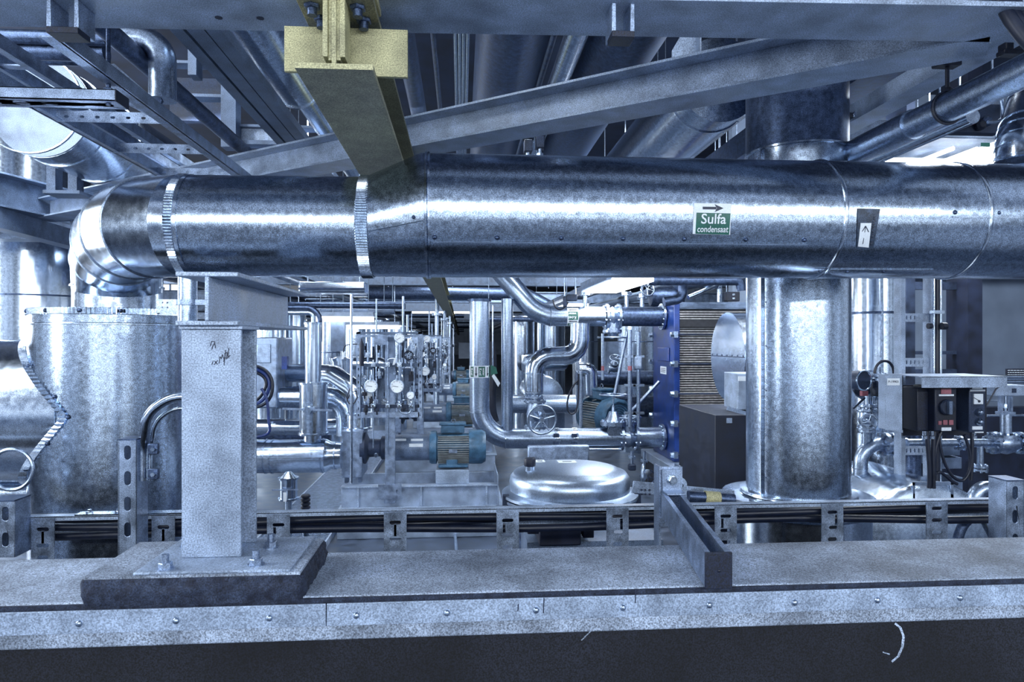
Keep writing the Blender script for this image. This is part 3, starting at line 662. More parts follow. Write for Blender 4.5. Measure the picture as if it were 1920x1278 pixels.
# yellow runway beam
Yn = 1.257; q0 = at(552, 130, Yn); q1 = at(700, 130, Yn); zf = CH+.492; hY = .138; bY = q1.x-q0.x; xc = (q0.x+q1.x)/2
t = T('runway_beam', 'yellow painted runway H beam running away down the hall', 'beam')
m = MB(); ibeam(m, (xc, Yn, zf+hY/2), (xc, 58, zf+hY/2), hY, bY, .010, .008); m.out('beam', 'yeld', t, .001)
m = MB(); yp = 1.35; e0 = atz(550, 80, .62).x; 
m.bb(xc-.112, xc-.006, yp, yp+.010, zf+.03, zf+.118); m.bb(xc+.006, xc+.125, yp, yp+.010, zf+.025, zf+.118); m.out('cross_plate', 'yel', t, .001)
m = MB(); m.bb(xc-.020, xc-.011, Yn-.002, Yn+.055, zf+.022, zf+hY-.01); m.bb(xc+.011, xc+.020, Yn-.002, Yn+.055, zf+.022, zf+hY-.01); m.bb(xc-.011, xc+.011, Yn+.004, Yn+.012, zf+.018, zf+hY-.01); m.out('web_stiffener', 'yel', t, .001)
m = MB(); m.bb(xc-bY/2, xc+bY/2, Yn-.0015, Yn, zf, zf+.010); m.bb(xc-.004, xc+.004, Yn-.0015, Yn, zf+.01, zf+hY-.01); m.out('lit_end', 'yel', t)  # thin end skin in the lighter yellow, lit look put into colour
m = MB(); m.bb(xc-bY/2-.004, xc+bY/2+.004, Yn-.05, 1.345, CH+.6305, CH+.6445); m.out('top_plate', 'yel', t, .001)
for dx, dy in ((-.045, 1.285), (.038, 1.285), (-.038, 1.335), (.042, 1.335)):
    q = V((xc+dx, dy, CH+.6305-.0)); m = MB(); m.lathe([(0, 0), (.017, 0), (.017, .003), (0, .003)], q, -Z_, 24); m.hexb(q-Z_*.003, -Z_, .0155, .014); m.cyl(q-Z_*.016, q-Z_*.030, .009, 14)
    b_ = m.out('bolt', 'dpipe', t)
# diagonal brace beam
g0, g1 = atz(118, 414, .645), atz(1850, 106, .645); d = (g1-g0).normalized(); pr = Z_.cross(d).normalized(); 
if pr.y < 0: pr = -pr
hD = .105; bD = .12
t = T('diagonal_brace', 'long pale H beam rising diagonally from lower left to upper right', 'beam')
m = MB(); ibeam(m, g0-pr*bD/2+Z_*hD/2, g1-pr*bD/2+Z_*hD/2, hD, bD, .008, .007); m.out('beam', 'steell', t, .001)
h0, h1 = atz(-60, 382, .645), atz(116, 417, .645)
t = T('brace_beam', 'dark H beam meeting the diagonal brace at the far left', 'beam')
m = MB(); d = (h1-h0).normalized(); ibeam(m, h0-d*.6+Z_*.09, h1+Z_*.09, .17, .14, .010, .008); m.out('beam', 'steel', t, .001)
t = T('brace_beam', 'lower dark brace running behind the pipe elbow on the left', 'beam')
h0, h1 = atz(-60, 395, .60), atz(190, 465, .60); m = MB(); m.bar(h0-Z_*.0, h1, .09, .10); m.out('beam', 'steel', t, .001)
m = MB(); q = atz(118, 400, .70); m.bb(q.x-.005, q.x+.005, q.y-.08, q.y+.06, CH+.65, CH+.81); m.thing('gusset_plate', 'steell', 'small steel gusset where the left braces meet', 'plate')
# support stool on the brace
t = T('support_stool', 'short steel stool under the round duct on the left', 'support')
for px in (100, 140):
    q = at(px, 360, 3.35); m = MB(); m.bb(q.x-.02, q.x+.02, 3.33, 3.39, q.z, q.z+.17); m.out('leg', 'steel', t)
m = MB(); a = at(92, 360, 3.35); b = at(160, 360, 3.35); m.bb(a.x, b.x, 3.3, 3.42, a.z-.015, a.z); m.out('base_plate', 'steel', t)
m = MB(); m.bb(a.x, b.x, 3.3, 3.42, a.z+.17, a.z+.18); m.out('top_plate', 'steel', t)
# ---- pipes and ducts running down the hall
def yduct(name, label, px, py, zrel, r_px, Y1, mt='dpipe', group=None, cat='pipe', rings=(), Y0=None, n=40, cap=True, Yb=0):
    p = atz(px, py, zrel); r = W(r_px, px, p.y); y0 = Y0 or p.y
    t = T(name, label, cat, group)
    m = MB(); m.tube([(p.x, y0, p.z), (p.x, Y1, p.z)], r, n); m.out('jacket', mt, t)
    for yy in rings:
        m = MB(); ring_at(m, (p.x, yy, p.z), Y_, r, .012, .004, n); m.out('seam_band', 'galvb', t)
    return t, p, r
yduct('insulated_duct', 'broad pale insulated pipe overhead left of the yellow beam', 488, 54, .95, 50, 2.62, 'galv', rings=(1.95, 2.6), Y0=1.7)
yduct('insulated_duct', 'thinner insulated pipe continuing behind the broad pale one', 490, 54, .95, 27, 9, 'galv', Y0=2.63)
t, p, r = yduct('round_duct', 'round duct with flat pale end cap at upper left', 78, 205, .95, 91, 3.95, 'galv', cat='duct', rings=(2.86, 3.07, 3.36))
m = MB(); m.cyl((p.x, p.y-.006, p.z), (p.x, p.y, p.z), r*.985, 48); m.out('end_cap', 'steell', t)
for i, (px, w_) in enumerate(((337, .035), (372, .045), (405, .04))):
    p = atz(px, 52, .82); m = MB(); m.bar((p.x, 1.6, p.z), (p.x, 7, p.z), w_, .03); m.thing('ceiling_rail', 'steel', ('leftmost', 'middle', 'rightmost')[i]+' of three steel rails overhead between dark pipe and pale pipe', 'rail', 'overhead rails left')
p = atz(205, 60, .80); yy = 1.52
cpipe('dark_pipe', 'dark pipe with elbow running down the hall below the ladder tray', [(p.x-.03, 1.40, p.z+.4), (p.x, 1.46, p.z), (p.x, 5.5, p.z)], .026, .1, 'dpipe')
a = at(225, 70, 2.0); b = at(305, 78, 2.0); c = at(308, 175, 2.0)
cpipe('dark_pipe', 'short dark pipe with a bend dropping beside the ladder tray', [a, b, (b.x, 2.0, c.z), (b.x, 2.0, c.z-.02)], W(24, 300, 2.0), .09, 'pipe')
p1 = at(0, 88, 2.4); 
for i, (y, r, l) in enumerate(((66, .022, 'uppermost'), (92, .03, 'middle'), (108, .018, 'lowest'))):
    a, b = hx(-40, 200, y, 2.3+.05*i); m = MB(); m.tube([a, b], r, 20); m.thing('cross_pipe', 'dpipe', l+' of three horizontal pipes at the upper left corner', 'pipe', 'upper left cross pipes')
# ladder tray
t = T('ladder_tray', 'steel cable ladder with perforated rungs overhead at left', 'cable tray')
r1 = atz(34, 189, .585); r2 = atz(104, 70, .585)
m = MB(); m.bb(r1.x-.004, r1.x+.004, 1.2, 4.6, r1.z, r1.z+.045); m.bb(r1.x, r1.x+.02, 1.2, 4.6, r1.z, r1.z+.003); m.out('side_rail', 'strut', t)
m = MB(); m.bb(r2.x-.004, r2.x+.004, r2.y, 4.6, r1.z-.0, r1.z+.03); m.bb(r2.x-.03, r2.x, r2.y, 4.6, r1.z, r1.z+.003); m.out('side_rail', 'strut', t)
for i, yy in enumerate((1.90, 2.20, 2.5, 2.8, 3.1, 3.4)):
    wR = r2.x-r1.x; m = MB(); holes = [stadium(-wR/2+.03+k*(wR-.06)/6, 0, .012, .007) for k in range(7)] if i < 3 else []
    m.plate(rect(-wR/2+.004, wR/2-.004, -.014, .014), holes, ((r1.x+r2.x)/2, yy, r1.z+.012), X_, Z_, .002); m.bb(r1.x, r2.x, yy, yy+.03, r1.z+.025, r1.z+.028); m.out('rung', 'strut', t)
t = T('ladder_tray', 'second steel cable ladder cut by the left edge of the view', 'cable tray')
for k, (px, py) in enumerate(((0, 98), (0, 135))):
    p = atz(px, py, .80); m = MB(); m.bb(p.x-.004, p.x+.004, 1.5, 5, p.z, p.z+.05); m.bb(p.x, p.x+.02, 1.5, 5, p.z, p.z+.003); m.out('side_rail', 'strut', t)
for yy in (2.1, 2.5, 2.9):
    m = MB(); m.bb(atz(0, 135, .80).x, atz(0, 98, .80).x, yy, yy+.03, CH+.805, CH+.81); m.out('rung', 'strut', t)
# hung slotted strut
Ys = 1.60; a = at(-60, 160, Ys); b = at(216, 160, Ys); zs = a.z; ln_ = b.x-a.x
t = T('hung_strut', 'slotted steel channel hung on a rod under the ladder tray', 'strut')
m = MB(); m.bb(a.x, b.x, Ys, Ys+.0025, zs-.026, zs); m.bb(a.x, b.x, Ys+.058, Ys+.061, zs-.026, zs); m.bb(a.x, b.x, Ys, Ys+.01, zs-.002, zs)
m.plate(rect(0, ln_, 0, .061), [stadium(ln_-.035-k*.0615, .030, .034, .024) for k in range(6)], (a.x, Ys, zs-.026), X_, Y_, .0025); m.out('channel', 'strut', t)
m = MB(); m.bb(b.x-.001, b.x+.0015, Ys, Ys+.061, zs-.026, zs); m.bb(a.x, b.x, Ys+.002, Ys+.060, zs-.006, zs-.003); m.out('end_cap', 'black', t)
q = at(203, 160, Ys+.02); m = MB(); m.tube([(q.x, Ys+.02, zs-.03), (q.x, Ys+.02, zs+.5)], .005, 12); m.hexb((q.x, Ys+.02, zs), Z_, .010, .009); m.out('threaded_rod', 'dpipe', t)
# patch of sheet bracket with bolts under the ladder
t = T('bracket_sheet', 'bolted sheet bracket beneath the dark pipe with hex nuts', 'bracket')
P = [at(x, y, 1.9) for x, y in ((178, 125), (215, 120), (312, 205), (305, 232), (228, 190))]; o = P[0]
m = MB(); m.plate([((p-o).x, (p-o).z) for p in P], [], o, X_, Z_, .003); m.out('sheet', 'steel', t)
for px, py in ((250, 166), (300, 190), (301, 216)):
    q = at(px, py, 1.897); m = MB(); m.hexb(q, -Y_, .010, .009); m.out('nut', 'dpipe', t)
# back frame upper-left (vertical post with crossbars)
t = T('support_structure', 'dark steel frame with crossbars behind the ladder tray', 'frame')
for (x0, x1, y0, y1) in ((414, 442, 140, 275), (352, 368, 60, 140)):
    a = at(x0, y0, 3.0); b = at(x1, y1, 3.0); m = MB(); m.bb(a.x, b.x, 3.0, 3.07, b.z, a.z); m.out('upright', 'steel', t)
for (x0, x1, y0, y1) in ((318, 414, 112, 120), (318, 414, 174, 182), (440, 590, 232, 240), (442, 575, 262, 272)):
    a = at(x0, y0, 3.05); b = at(x1, y1, 3.05); m = MB(); m.bb(a.x, b.x, 3.05, 3.12, b.z, a.z); m.out('crossbar', 'steel', t)
a = at(445, 240, 3.08); b = at(560, 264, 3.08); m = MB(); m.bb(a.x, b.x, 3.08, 3.10, b.z, a.z); m.out('panel', 'steell', t)
a = at(318, 145, 3.4); b = at(414, 174, 3.4); m = MB(); m.bb(a.x, b.x, 3.4, 3.45, at(318, 225, 3.4).z, a.z); m.thing('ceiling_panel', 'dsteel', 'dark sheet panel behind the steel frame at upper left', 'panel')
# middle overhead
for (px, py, z, rp_, lab, mt) in ((757, 60, 1.1, 20, 'dark pipe overhead just right of the yellow beam', 'dpipe'), (812, 60, 1.0, 5.5, 'single thin conduit overhead right of the first dark pipe', 'dpipe'),
        (1039, 66, 1.0, 6, 'thin pipe overhead left of the banded insulated pipe', 'dpipe'), (1080, 66, .92, 22, 'narrow insulated pipe with seams overhead at centre right', 'galv')):
    yduct('overhead_pipe', lab, px, py, z, rp_, 8, mt, Y0=1.75)
for i, px in enumerate((853, 861, 869, 877)):
    yduct('conduit', ('leftmost', 'second', 'third', 'rightmost')[i]+' of four thin conduits bundled overhead', px, 60, 1.0, 4, 8, 'pipe', 'conduit bundle', 'conduit', Y0=1.75, n=12)
yduct('overhead_duct', 'wide dark round duct overhead in the middle of the view', 965, 40, 1.35, 72, 9, 'dpipe', cat='duct', Y0=1.9)
yduct('overhead_duct', 'wide dark round duct overhead right of the seamed narrow pipe', 1190, 20, 1.35, 78, 9, 'dpipe', cat='duct', Y0=1.9)
t, p, r = yduct('overhead_duct', 'large insulated duct overhead with a riveted ring seam at centre right', 1328, 172, .95, 76, 7, 'galv', cat='duct', rings=(), Y0=2.42)
m = MB(); ring_at(m, (p.x, p.y, p.z), Y_, r, .01, .004, 64); m.out('seam_band', 'galvb', t)
m = MB(); m.bb(p.x+r*.70-.012, p.x+r*.70+.012, 2.42, 7, p.z-r*.74, p.z-r*.74+.004); m.out('lap_seam', 'galvb', t)
for k in range(3):
    m = MB(); m.dome((p.x+r*.72, p.y-.15+.14*k, p.z-r*.72), (.7, 0, -.7), .007, .006, 10); m.out('rivet', 'galvb', t)
# clamps and blocks overhead in the middle
t = T('ceiling_bracket', 'pale steel bracket hanging between crossbeam and diagonal brace', 'bracket')
P = [at(x, y, 2.0) for x, y in ((1280, 60), (1305, 60), (1305, 116), (1259, 118), (1259, 96))]; o = P[0]
m = MB(); m.plate([((p-o).x, (p-o).z) for p in P], [], o, X_, Z_, .006); m.out('sheet', 'steell', t); a = at(1306, 60, 1.99); m = MB(); m.bb(a.x, a.x+.004, 1.96, 2.05, at(1306, 108, 1.99).z, a.z); m.out('edge_flange', 'steell', t)
for i, (px, py, Y) in enumerate(((990, 275, 2.9), (1012, 268, 2.9))):
    t = T('beam_clamp', ('left' if i == 0 else 'right')+' of two small dark clamps above the big pipe', 'clamp', 'small clamps above the big pipe')
    q = at(px, py, Y); m = MB(); m.box(q, (.035, .05, .05)); m.box(q+V((0, 0, .04)), (.05, .04, .02)); m.out('jaw', 'dsteel', t, .003); m = MB(); m.cyl(q-Z_*.06, q+Z_*.08, .009, 12); m.hexb(q-Z_*.045, -Z_, .016, .014); m.out('bolt', 'pipe', t)
# strap clamps on the crossbeam
def cclamp(px, label, ya, yb, wd=.045):
    t = T('strut_clamp', label, 'clamp', 'clamps hung under the crossbeam')
    q = atz(px, ya, .645); m = MB(); 
    for s in (-1, 1): m = MB(); m.bb(q.x+s*wd/2-.004, q.x+s*wd/2+.004, q.y-.03, q.y+.03, CH+.59, CH+.645); m.out('side_strap', 'strut', t, .001)
    m = MB(); m.bb(q.x-wd/2-.004, q.x+wd/2+.004, q.y-.032, q.y+.012, CH+.580, CH+.592); m.out('base', 'black', t, .001)
cclamp(134, 'black based strap clamp under the crossbeam at upper left', 12, 0, .05)
cclamp(1162, 'black based strap clamp under the crossbeam right of the yellow beam', 20, 0, .036)
# ---- right overhead
t, p, r = yduct('overhead_pipe', 'bare pipe hung from a black beam clamp at upper right', 1771, 205, .6, 27, 6, 'pipe', Y0=1.2)
m = MB(); m.tube([(p.x, p.y+.12, p.z), (p.x, p.y+.55, p.z)], r*1.12, 32); m.out('sleeve', 'pipe', t)
hp = p
t = T('pipe_hanger', 'black beam clamp with rod and strap holding the overhead pipe', 'pipe hanger')
m = MB(); m.torus((hp.x, hp.y-.01, hp.z), Y_, r+.003, .004, 32, 8); m.out('strap', 'black', t)
m = MB(); m.cyl((hp.x, hp.y-.01, hp.z+r), (hp.x, hp.y-.01, hp.z+r+.085), .005, 12); m.hexb((hp.x, hp.y-.01, hp.z+r+.004), Z_, .012, .01); m.out('rod', 'black', t)
zc = hp.z+r+.075; m = MB(); m.bb(hp.x-.03, hp.x-.018, hp.y-.025, hp.y+.01, zc, zc+.055); m.bb(hp.x-.03, hp.x+.03, hp.y-.025, hp.y+.01, zc-.006, zc+.008); m.bb(hp.x-.03, hp.x+.012, hp.y-.025, hp.y+.01, zc+.045, zc+.057); m.out('c_clamp', 'black', t, .003)
m = MB(); m.cyl((hp.x+.004, hp.y-.01, zc+.057), (hp.x+.004, hp.y-.01, zc+.08), .006, 12); m.cyl((hp.x+.03, hp.y-.01, zc+.02), (hp.x-.02, hp.y-.01, zc+.02), .006, 12); m.out('clamp_screw', 'dsteel', t)
t = T('beam_clamp', 'small black beam clamp near the right end of the crossbeam', 'clamp'); q = at(1893, 100, 1.6); m = MB(); m.box(q, (.05, .03, .012)); m.box(q+V((-.01, 0, .014)), (.02, .03, .02)); m.out('jaw', 'black', t, .003)
t = T('beam_clamp', 'small dark clamp beside the top of the vertical clad pipe', 'clamp'); q = at(1603, 218, 2.3); m = MB(); m.box(q, (.06, .03, .018)); m.out('jaw', 'black', t, .003); m = MB(); m.hexb(q+V((-.01, -.015, 0)), -Y_, .010, .01); m.out('bolt', 'galvb', t)
m = MB(); a = atz(1640, 200, .80); m.bar((a.x, 1.5, a.z), (a.x, 5, a.z), .085, .06); m.thing('lighting_trunking', 'steell', 'pale flat trunking running overhead behind the hung pipe', 'trunking')
m = MB(); a = atz(1600, 150, .95); m.bar((a.x, 1.7, a.z), (a.x, 6, a.z), .16, .12); m.thing('overhead_duct', 'dpipe', 'dark square duct overhead behind the vertical clad pipe', 'duct')
m = MB(); a = atz(1660, 290, .66); m.tube([(a.x, 1.9, a.z), (a.x, 6, a.z)], .022, 20); m.thing('overhead_pipe', 'galvb', 'bright slim pipe alongside the sleeve of the hung pipe', 'pipe')
m = MB(); a, b = hx(1590, 1640, 246, 2.7); m.bb(a.x, b.x+.06, 2.7, 2.75, a.z-.06, a.z+.05); m.thing('cross_beam', 'steel', 'short steel crossbeam beyond the vertical clad pipe', 'beam')
# lamp with clear cover
Yl = 2.75; a = at(1762, 258, Yl); b = at(1876, 258, Yl); zl = a.z
t = T('fluorescent_lamp', 'fluorescent lamp with clear trapezoid cover above the pipe at right', 'lamp')
m = MB(); m.bb(a.x-.01, b.x+.01, Yl, Yl+.32, zl, zl+.05); m.out('housing', 'steell', t, .004)
m = MB(); c0 = (a.x, zl), (b.x, zl), (b.x-.04, zl-.09), (a.x+.05, zl-.09); o = V((0, 0, 0))
m.add([(x, Yl, z) for x, z in c0]+[(x, Yl+.30, z) for x, z in c0], [(0, 1, 2, 3), (7, 6, 5, 4), (0, 4, 5, 1), (1, 5, 6, 2), (2, 6, 7, 3), (3, 7, 4, 0)]); m.out('cover', 'glass', t, .006)
m = MB()
for s in (.3, .7): m.tube([(a.x+(b.x-a.x)*s, Yl+.03, zl-.035), (a.x+(b.x-a.x)*s, Yl+.28, zl-.035)], .009, 12)
m.out('tubes', 'lamp', t)
m = MB(); m.bb(b.x-.09, b.x-.05, Yl-.004, Yl-.001, zl-.035, zl-.018); m.out('lamp_tag', 'green', t)
Yl2 = 3.55; a = at(1668, 330, Yl2); b = at(1872, 266, Yl2)
t = T('fluorescent_lamp', 'very bright bare lamp glaring above the big pipe at right', 'lamp')
m = MB(); m.bb(a.x-.02, b.x+.02, Yl2, Yl2+1.1, b.z, b.z+.04); m.out('housing', 'steell', t)
m = MB(); m.bb(a.x, b.x, Yl2, Yl2+1.0, b.z-.16, b.z); m.out('diffuser', 'lamp', t)
# pilot lights
t = T('signal_plate', 'dark plate with two round pilot lights one of them reddish', 'signal lamp')
a = at(1752, 192, 2.45); b = at(1876, 250, 2.45); m = MB(); m.bb(a.x, b.x, 2.45, 2.49, b.z, a.z); m.out('plate', 'dsteel', t, .002)
for k, (px, py, mt) in enumerate(((1806, 231, 'black'), (1817, 226, 'red'), (1836, 235, 'black'), (1848, 228, 'dpipe'))):
    q = at(px, py, 2.445); m = MB(); m.lathe([(0, 0), (.020, 0), (.020, .012), (.012, .02), (0, .02)], q, -Y_, 20); m.out('pilot_light', mt, t)
m = MB(); P = [at(x, y, 2.3) for x, y in ((1852, 229), (1870, 228), (1882, 222), (1880, 205), (1876, 180))]; m.tube(fillet(P, .03, 4), .006, 10); m.thing('thin_tube', 'galvb', 'thin bright tube bending up from the pilot lights', 'tube')
# clad elbow at far right above the big pipe
Ye = 1.93; P = [at(1918, 330, Ye), at(1918, 262, Ye), at(1940, 190, Ye+.1), at(2000, 120, Ye+.4)]
t = cpipe('insulated_elbow', 'sheet clad elbow rising from the big pipe at the right edge', P, W(44, 1910, Ye), .12, 'galvb', nf=4, cat='pipe elbow')
q = at(1918, 306, Ye); m = MB(); m.lathe([(W(44, 1910, Ye)+.03, -.02), (W(44, 1910, Ye), .012)], q, Z_, 48); m.out('flared_collar', 'galvb', t)
# cable loop at top right
for i, (o_, r) in enumerate(((0, .013), (14, .011), (28, .010))):
    P = bez(at(1855+o_, -60, 1.30), at(1875+o_, 10, 1.27), at(1900+o_, 70, 1.25), at(1990+o_, 130, 1.22), 14); m = MB(); m.tube(P, r, 12)
    m.thing('black_cable', 'rub', ('outer', 'middle', 'inner')[i]+' of three thick black cables sagging in the top right corner', 'cable', 'cables in top right corner')
# ================================================================ VERTICAL CLAD PIPE (right) and its drum
Yv = 2.20; v0 = at(1495, 918, Yv); rv_ = .1625; xv = v0.x
t = T('insulated_riser', 'tall vertical clad pipe passing behind the big horizontal pipe at right', 'pipe')
ztop = at(1490, 100, Yv).z; zr1 = at(1490, 290, Yv).z
m = MB(); m.tube([(xv, Yv, v0.z), (xv, Yv, zr1)], rv_, 96); m.out('jacket', 'galv', t)
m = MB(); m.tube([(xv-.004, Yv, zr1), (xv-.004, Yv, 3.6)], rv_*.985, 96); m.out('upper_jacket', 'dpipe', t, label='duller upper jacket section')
m = MB(); m.lathe([(rv_-.002, -.005), (rv_+.005, -.003), (rv_+.005, .003), (rv_-.002, .005)], (xv, Yv, zr1), Z_, 96); m.out('seam_bead', 'galvb', t)
m = MB(); th = math.radians(200); xs = xv-rv_*.93; ys = Yv-rv_*.40
m.bar((xs, ys, v0.z), (xs, ys, zr1), .003, .014, V((-.93, -.4, 0))); m.out('lap_seam', 'galvb', t)
for py in (210, 566, 648, 732, 815, 895):
    if py < 290: continue
    q = at(1406, py, ys-.01); m = MB(); m.dome((xs+.012, ys-.010, q.z), (-.85, -.5, 0), .006, .005, 10); m.out('rivet', 'dpipe', t)
# collar
m = MB(); q = at(1499, 927, Yv); Rc = .240; zc = q.z+.008
m.lathe([(rv_, .012), (rv_+.02, .010), (rv_*1.12, .004), (rv_*1.13, .0)], (xv, Yv, zc), Z_, 96); m.out('base_collar', 'galvb', t)
t = T('insulated_vessel', 'wide clad vessel with a domed rim at the foot of the riser', 'vessel')
m = MB(); m.lathe([(rv_, 0), (Rc, -.006), (Rc, -.012), (Rc-.004, -.012), (Rc*.97, -.04), (Rc*.93, -.05), (Rc*.93, -1.0)], (xv, Yv, zc), Z_, 120); m.out('jacket', 'galvb', t)
m = MB(); m.ribs((xv, Yv, zc-.022), Z_, Rc*.975, .022, .004, 150); m.out('crimped_band', 'galv', t)
for a_ in (-130, -100, -62, -40):
    th = math.radians(a_); m = MB(); m.dome((xv+math.cos(th)*rv_*1.25, Yv+math.sin(th)*rv_*1.25, zc-.001), Z_, .006, .005, 10); m.out('rivet', 'dpipe', t)
t = T('insulated_drum', 'pale clad drum with round end low at right behind the tray', 'drum')
a = at(1648, 1010, 2.75); m = MB(); m.lathe([(0, 0), (.30, .0), (.33, .01), (.335, .03), (.335, .5)], (a.x+.12, 2.6, .30), Y_, 64); m.out('jacket', 'galvb', t)
# ================================================================ HALL SIDES
xL = -9.0
m = MB(); m.bb(xL-.1, xL, 3, 60, 0, 3.7); m.struct('wall_left', 'wall')
for i in range(5):
    y0 = 8+i*8.5
    m = MB(); m.bb(xL+.005, xL+.03, y0, y0+7, .9, 3.0); o = m.struct('window_%d' % (i+1), 'win')
    m = MB()
    for k in range(5): m.bb(xL+.03, xL+.07, y0+k*1.75-.04, y0+k*1.75+.04, .85, 3.05)
    m.bb(xL+.03, xL+.07, y0, y0+7, .85, .93); m.bb(xL+.03, xL+.07, y0, y0+7, 2.97, 3.05); f_ = m.out('window_frame', 'steel', o)
m = MB(); m.bb(11, 11.1, 6.6, 60, 0, 3.7); m.struct('trim_2', 'wall')
# crossbeams farther down the hall
for i, (yy, z, h, b) in enumerate(((4.6, .645, .14, .14), (6.4, .645, .16, .14), (8.0, .645, .18, .15), (11.5, .645, .18, .15), (15.0, .645, .2, .15), (21, .645, .2, .15), (29, .65, .2, .15), (40, .7, .25, .2))):
    m = MB(); ibeam(m, (-8.8, yy, CH+z+h/2), (7, yy, CH+z+h/2), h, b, .012, .008)
    m.thing('cross_beam', 'steel', ('nearest', 'second', 'third', 'fourth', 'fifth', 'sixth', 'seventh', 'eighth', 'ninth')[i]+' dark crossbeam down the hall beyond the big pipe', 'beam', 'crossbeams down the hall')
# long pipes along the hall under the ceiling
for i, (x, z, r) in enumerate(((-2.6, .62, .09), (-2.1, .50, .06), (-1.5, .56, .05), (1.3, .52, .07), (1.9, .48, .05))):
    m = MB(); m.tube([(x, 5.0, CH+z), (x, 40, CH+z)], r, 20); m.thing('ceiling_pipe', 'dpipe' if i % 2 else 'pipe', ('widest left', 'middle left', 'innermost left', 'inner right', 'outer right')[i]+' pipe running down the far hall under the crossbeams', 'pipe', 'far ceiling pipes')
# ================================================================ TANKS IN THE BACKGROUND
def tank(px, rp, Y, pt, label, mt='galvb', seams=(), pb=None, group='background clad tanks'):
    c = at(px, pt, Y); r = W(rp, px, Y)*math.cos(math.atan((px-960)/F)); t = T('clad_tank', label, 'tank', group)
    zb = 0 if pb is None else at(px, pb, Y).z
    m = MB(); m.lathe([(0, zb), (r, zb), (r, c.z), (r*.9, c.z+r*.12), (0, c.z+r*.2)], (c.x, c.y, 0), Z_, 64); m.out('jacket', mt, t)
    for py in seams:
        m = MB(); ring_at(m, (c.x, c.y, at(px, py, Y).z), Z_, r, .012, .005, 64); m.out('seam_band', 'dpipe', t)
    m = MB(); m.bar((c.x-r*.3, c.y-r*.955, zb), (c.x-r*.3, c.y-r*.955, c.z), .012, .012, Y_); m.out('lap_seam', 'galv', t)
    return t
tank(70, 105, 5.3, 200, 'broad clad tank at the far left behind the drum', 'galvb', (557,))
tank(500, 34, 8.6, 570, 'bright tank just right of the steel post in the left bay')
tank(552, 22, 9.2, 560, 'slim bright tank in the left bay before the vertical clad pipe')
tank(617, 21, 7.6, 575, 'bright tank right of the vertical clad pipe in the left bay', seams=(660,))
tank(662, 24, 8.8, 590, 'bright tank behind the left edge of the gauge rack')
tank(705, 26, 10, 600, 'pale tank behind the middle of the gauge rack')
tank(745, 18, 9.4, 612, 'slim pale tank behind the right half of the gauge rack')
tank(776, 12, 12, 620, 'narrow far tank right of the gauge rack')
tank(978, 24, 8.6, 596, 'bright tank between the two standing cooling pipes and the bent clad pipe')
tank(1033, 26, 8.8, 596, 'bright tank behind the bent clad pipe')
tank(1097, 24, 10, 600, 'pale tank behind the vertical leg of the bent clad pipe', seams=(640,))
tank(1200, 42, 7.4, 592, 'grey tank left of the blue heat exchanger', 'galv', (640,))
tank(1640, 50, 3.3, 430, 'tall bright clad tank just right of the vertical riser', 'galvb', (587,))
# far door-like panels and back wall lumps
m = MB(); a = at(860, 642, 22); b = at(879, 672, 22); m.bb(a.x, b.x+.6, 22, 22.3, b.z, a.z); m.thing('far_cabinet', 'wall', 'pale cabinet far away where the runway beam vanishes', 'cabinet')
# ================================================================ LEFT BAY
YL = 4.3
t = T('insulated_riser', 'vertical clad pipe with top cap standing in the left bay', 'pipe')
c, e_ = vt(587, YL, 607, 716); r = W(15, 587, YL); m = MB(); m.tube([e_, c], r, 40); m.out('jacket', 'galvb', t)
m = MB(); m.lathe([(0, -.004), (r*1.1, -.004), (r*1.1, .008), (0, .008)], c, Z_, 40); m.out('cap', 'galv', t)
cpipe('bare_pipe', 'bare pipe bending down into the capped vertical clad pipe', [at(500, 586, YL), at(588, 586, YL), at(588, 606, YL)], W(4.5, 588, YL), .09, 'pipe', n=20)
cpipe('bare_pipe', 'darker bare pipe running above the bend in the left bay', [at(500, 576, YL+.2), at(600, 576, YL+.2), at(600, 640, YL+.2)], W(5, 588, YL), .09, 'dpipe', n=20)
t = T('insulated_valve_box', 'round clad valve jacket with a lever below the vertical clad pipe', 'valve')
c, e_ = vt(588, YL, 718, 812); r = W(25.5, 588, YL); m = MB(); m.lathe([(0, 0), (r, 0), (r, c.z-e_.z), (0, c.z-e_.z)], e_, Z_, 48); m.out('jacket', 'galvb', t)
for q in (c, e_):
    m = MB(); m.lathe([(0, -.006), (r*1.09, -.006), (r*1.09, .006), (0, .006)], q, Z_, 48); m.out('rim', 'galv', t)
q = at(580, 768, YL-r-.02); m = MB(); m.bar(at(530, 766, YL-r-.05), at(623, 769, YL-r-.05), .010, .012); m.out('lever', 'strut', t); m = MB(); m.hexb(q, -Y_, .026, .05); m.box(q, (.07, .02, .03)); m.out('lever_hub', 'pipe', t)
m = MB(); m.bb(e_.x-r*.75, e_.x-r*.75+.004, YL-r*.68, YL-r*.6, e_.z, c.z); m.bb(e_.x+r*.1, e_.x+r*.1+.006, YL-r-.002, YL-r+.004, e_.z, c.z); m.out('lap_seam', 'galv', t)
yC = YL+.02; rC = W(31, 550, yC); a = at(440, 856, yC); b = at(612, 856, yC); b.z = a.z
t = T('insulated_header', 'fat horizontal clad pipe feeding the front pump from the left', 'pipe')
m = MB(); m.tube([a, b], rC, 56); m.out('jacket', 'galvb', t)
b2 = at(622, 856, yC); b2.z = a.z; b3 = at(641, 856, yC); b3.z = a.z; m = MB(); m.tube([b, b2, b3], [rC, rC*.82, rC*.78], 48); m.out('reducer', 'galvb', t)
for px in (500, 512, 606, 630):
    m = MB(); q = at(px, 856, yC); q.z = a.z; ring_at(m, q, X_, rC*(1 if px < 610 else .8), .008, .004, 56); m.out('seam_band', 'galv', t)
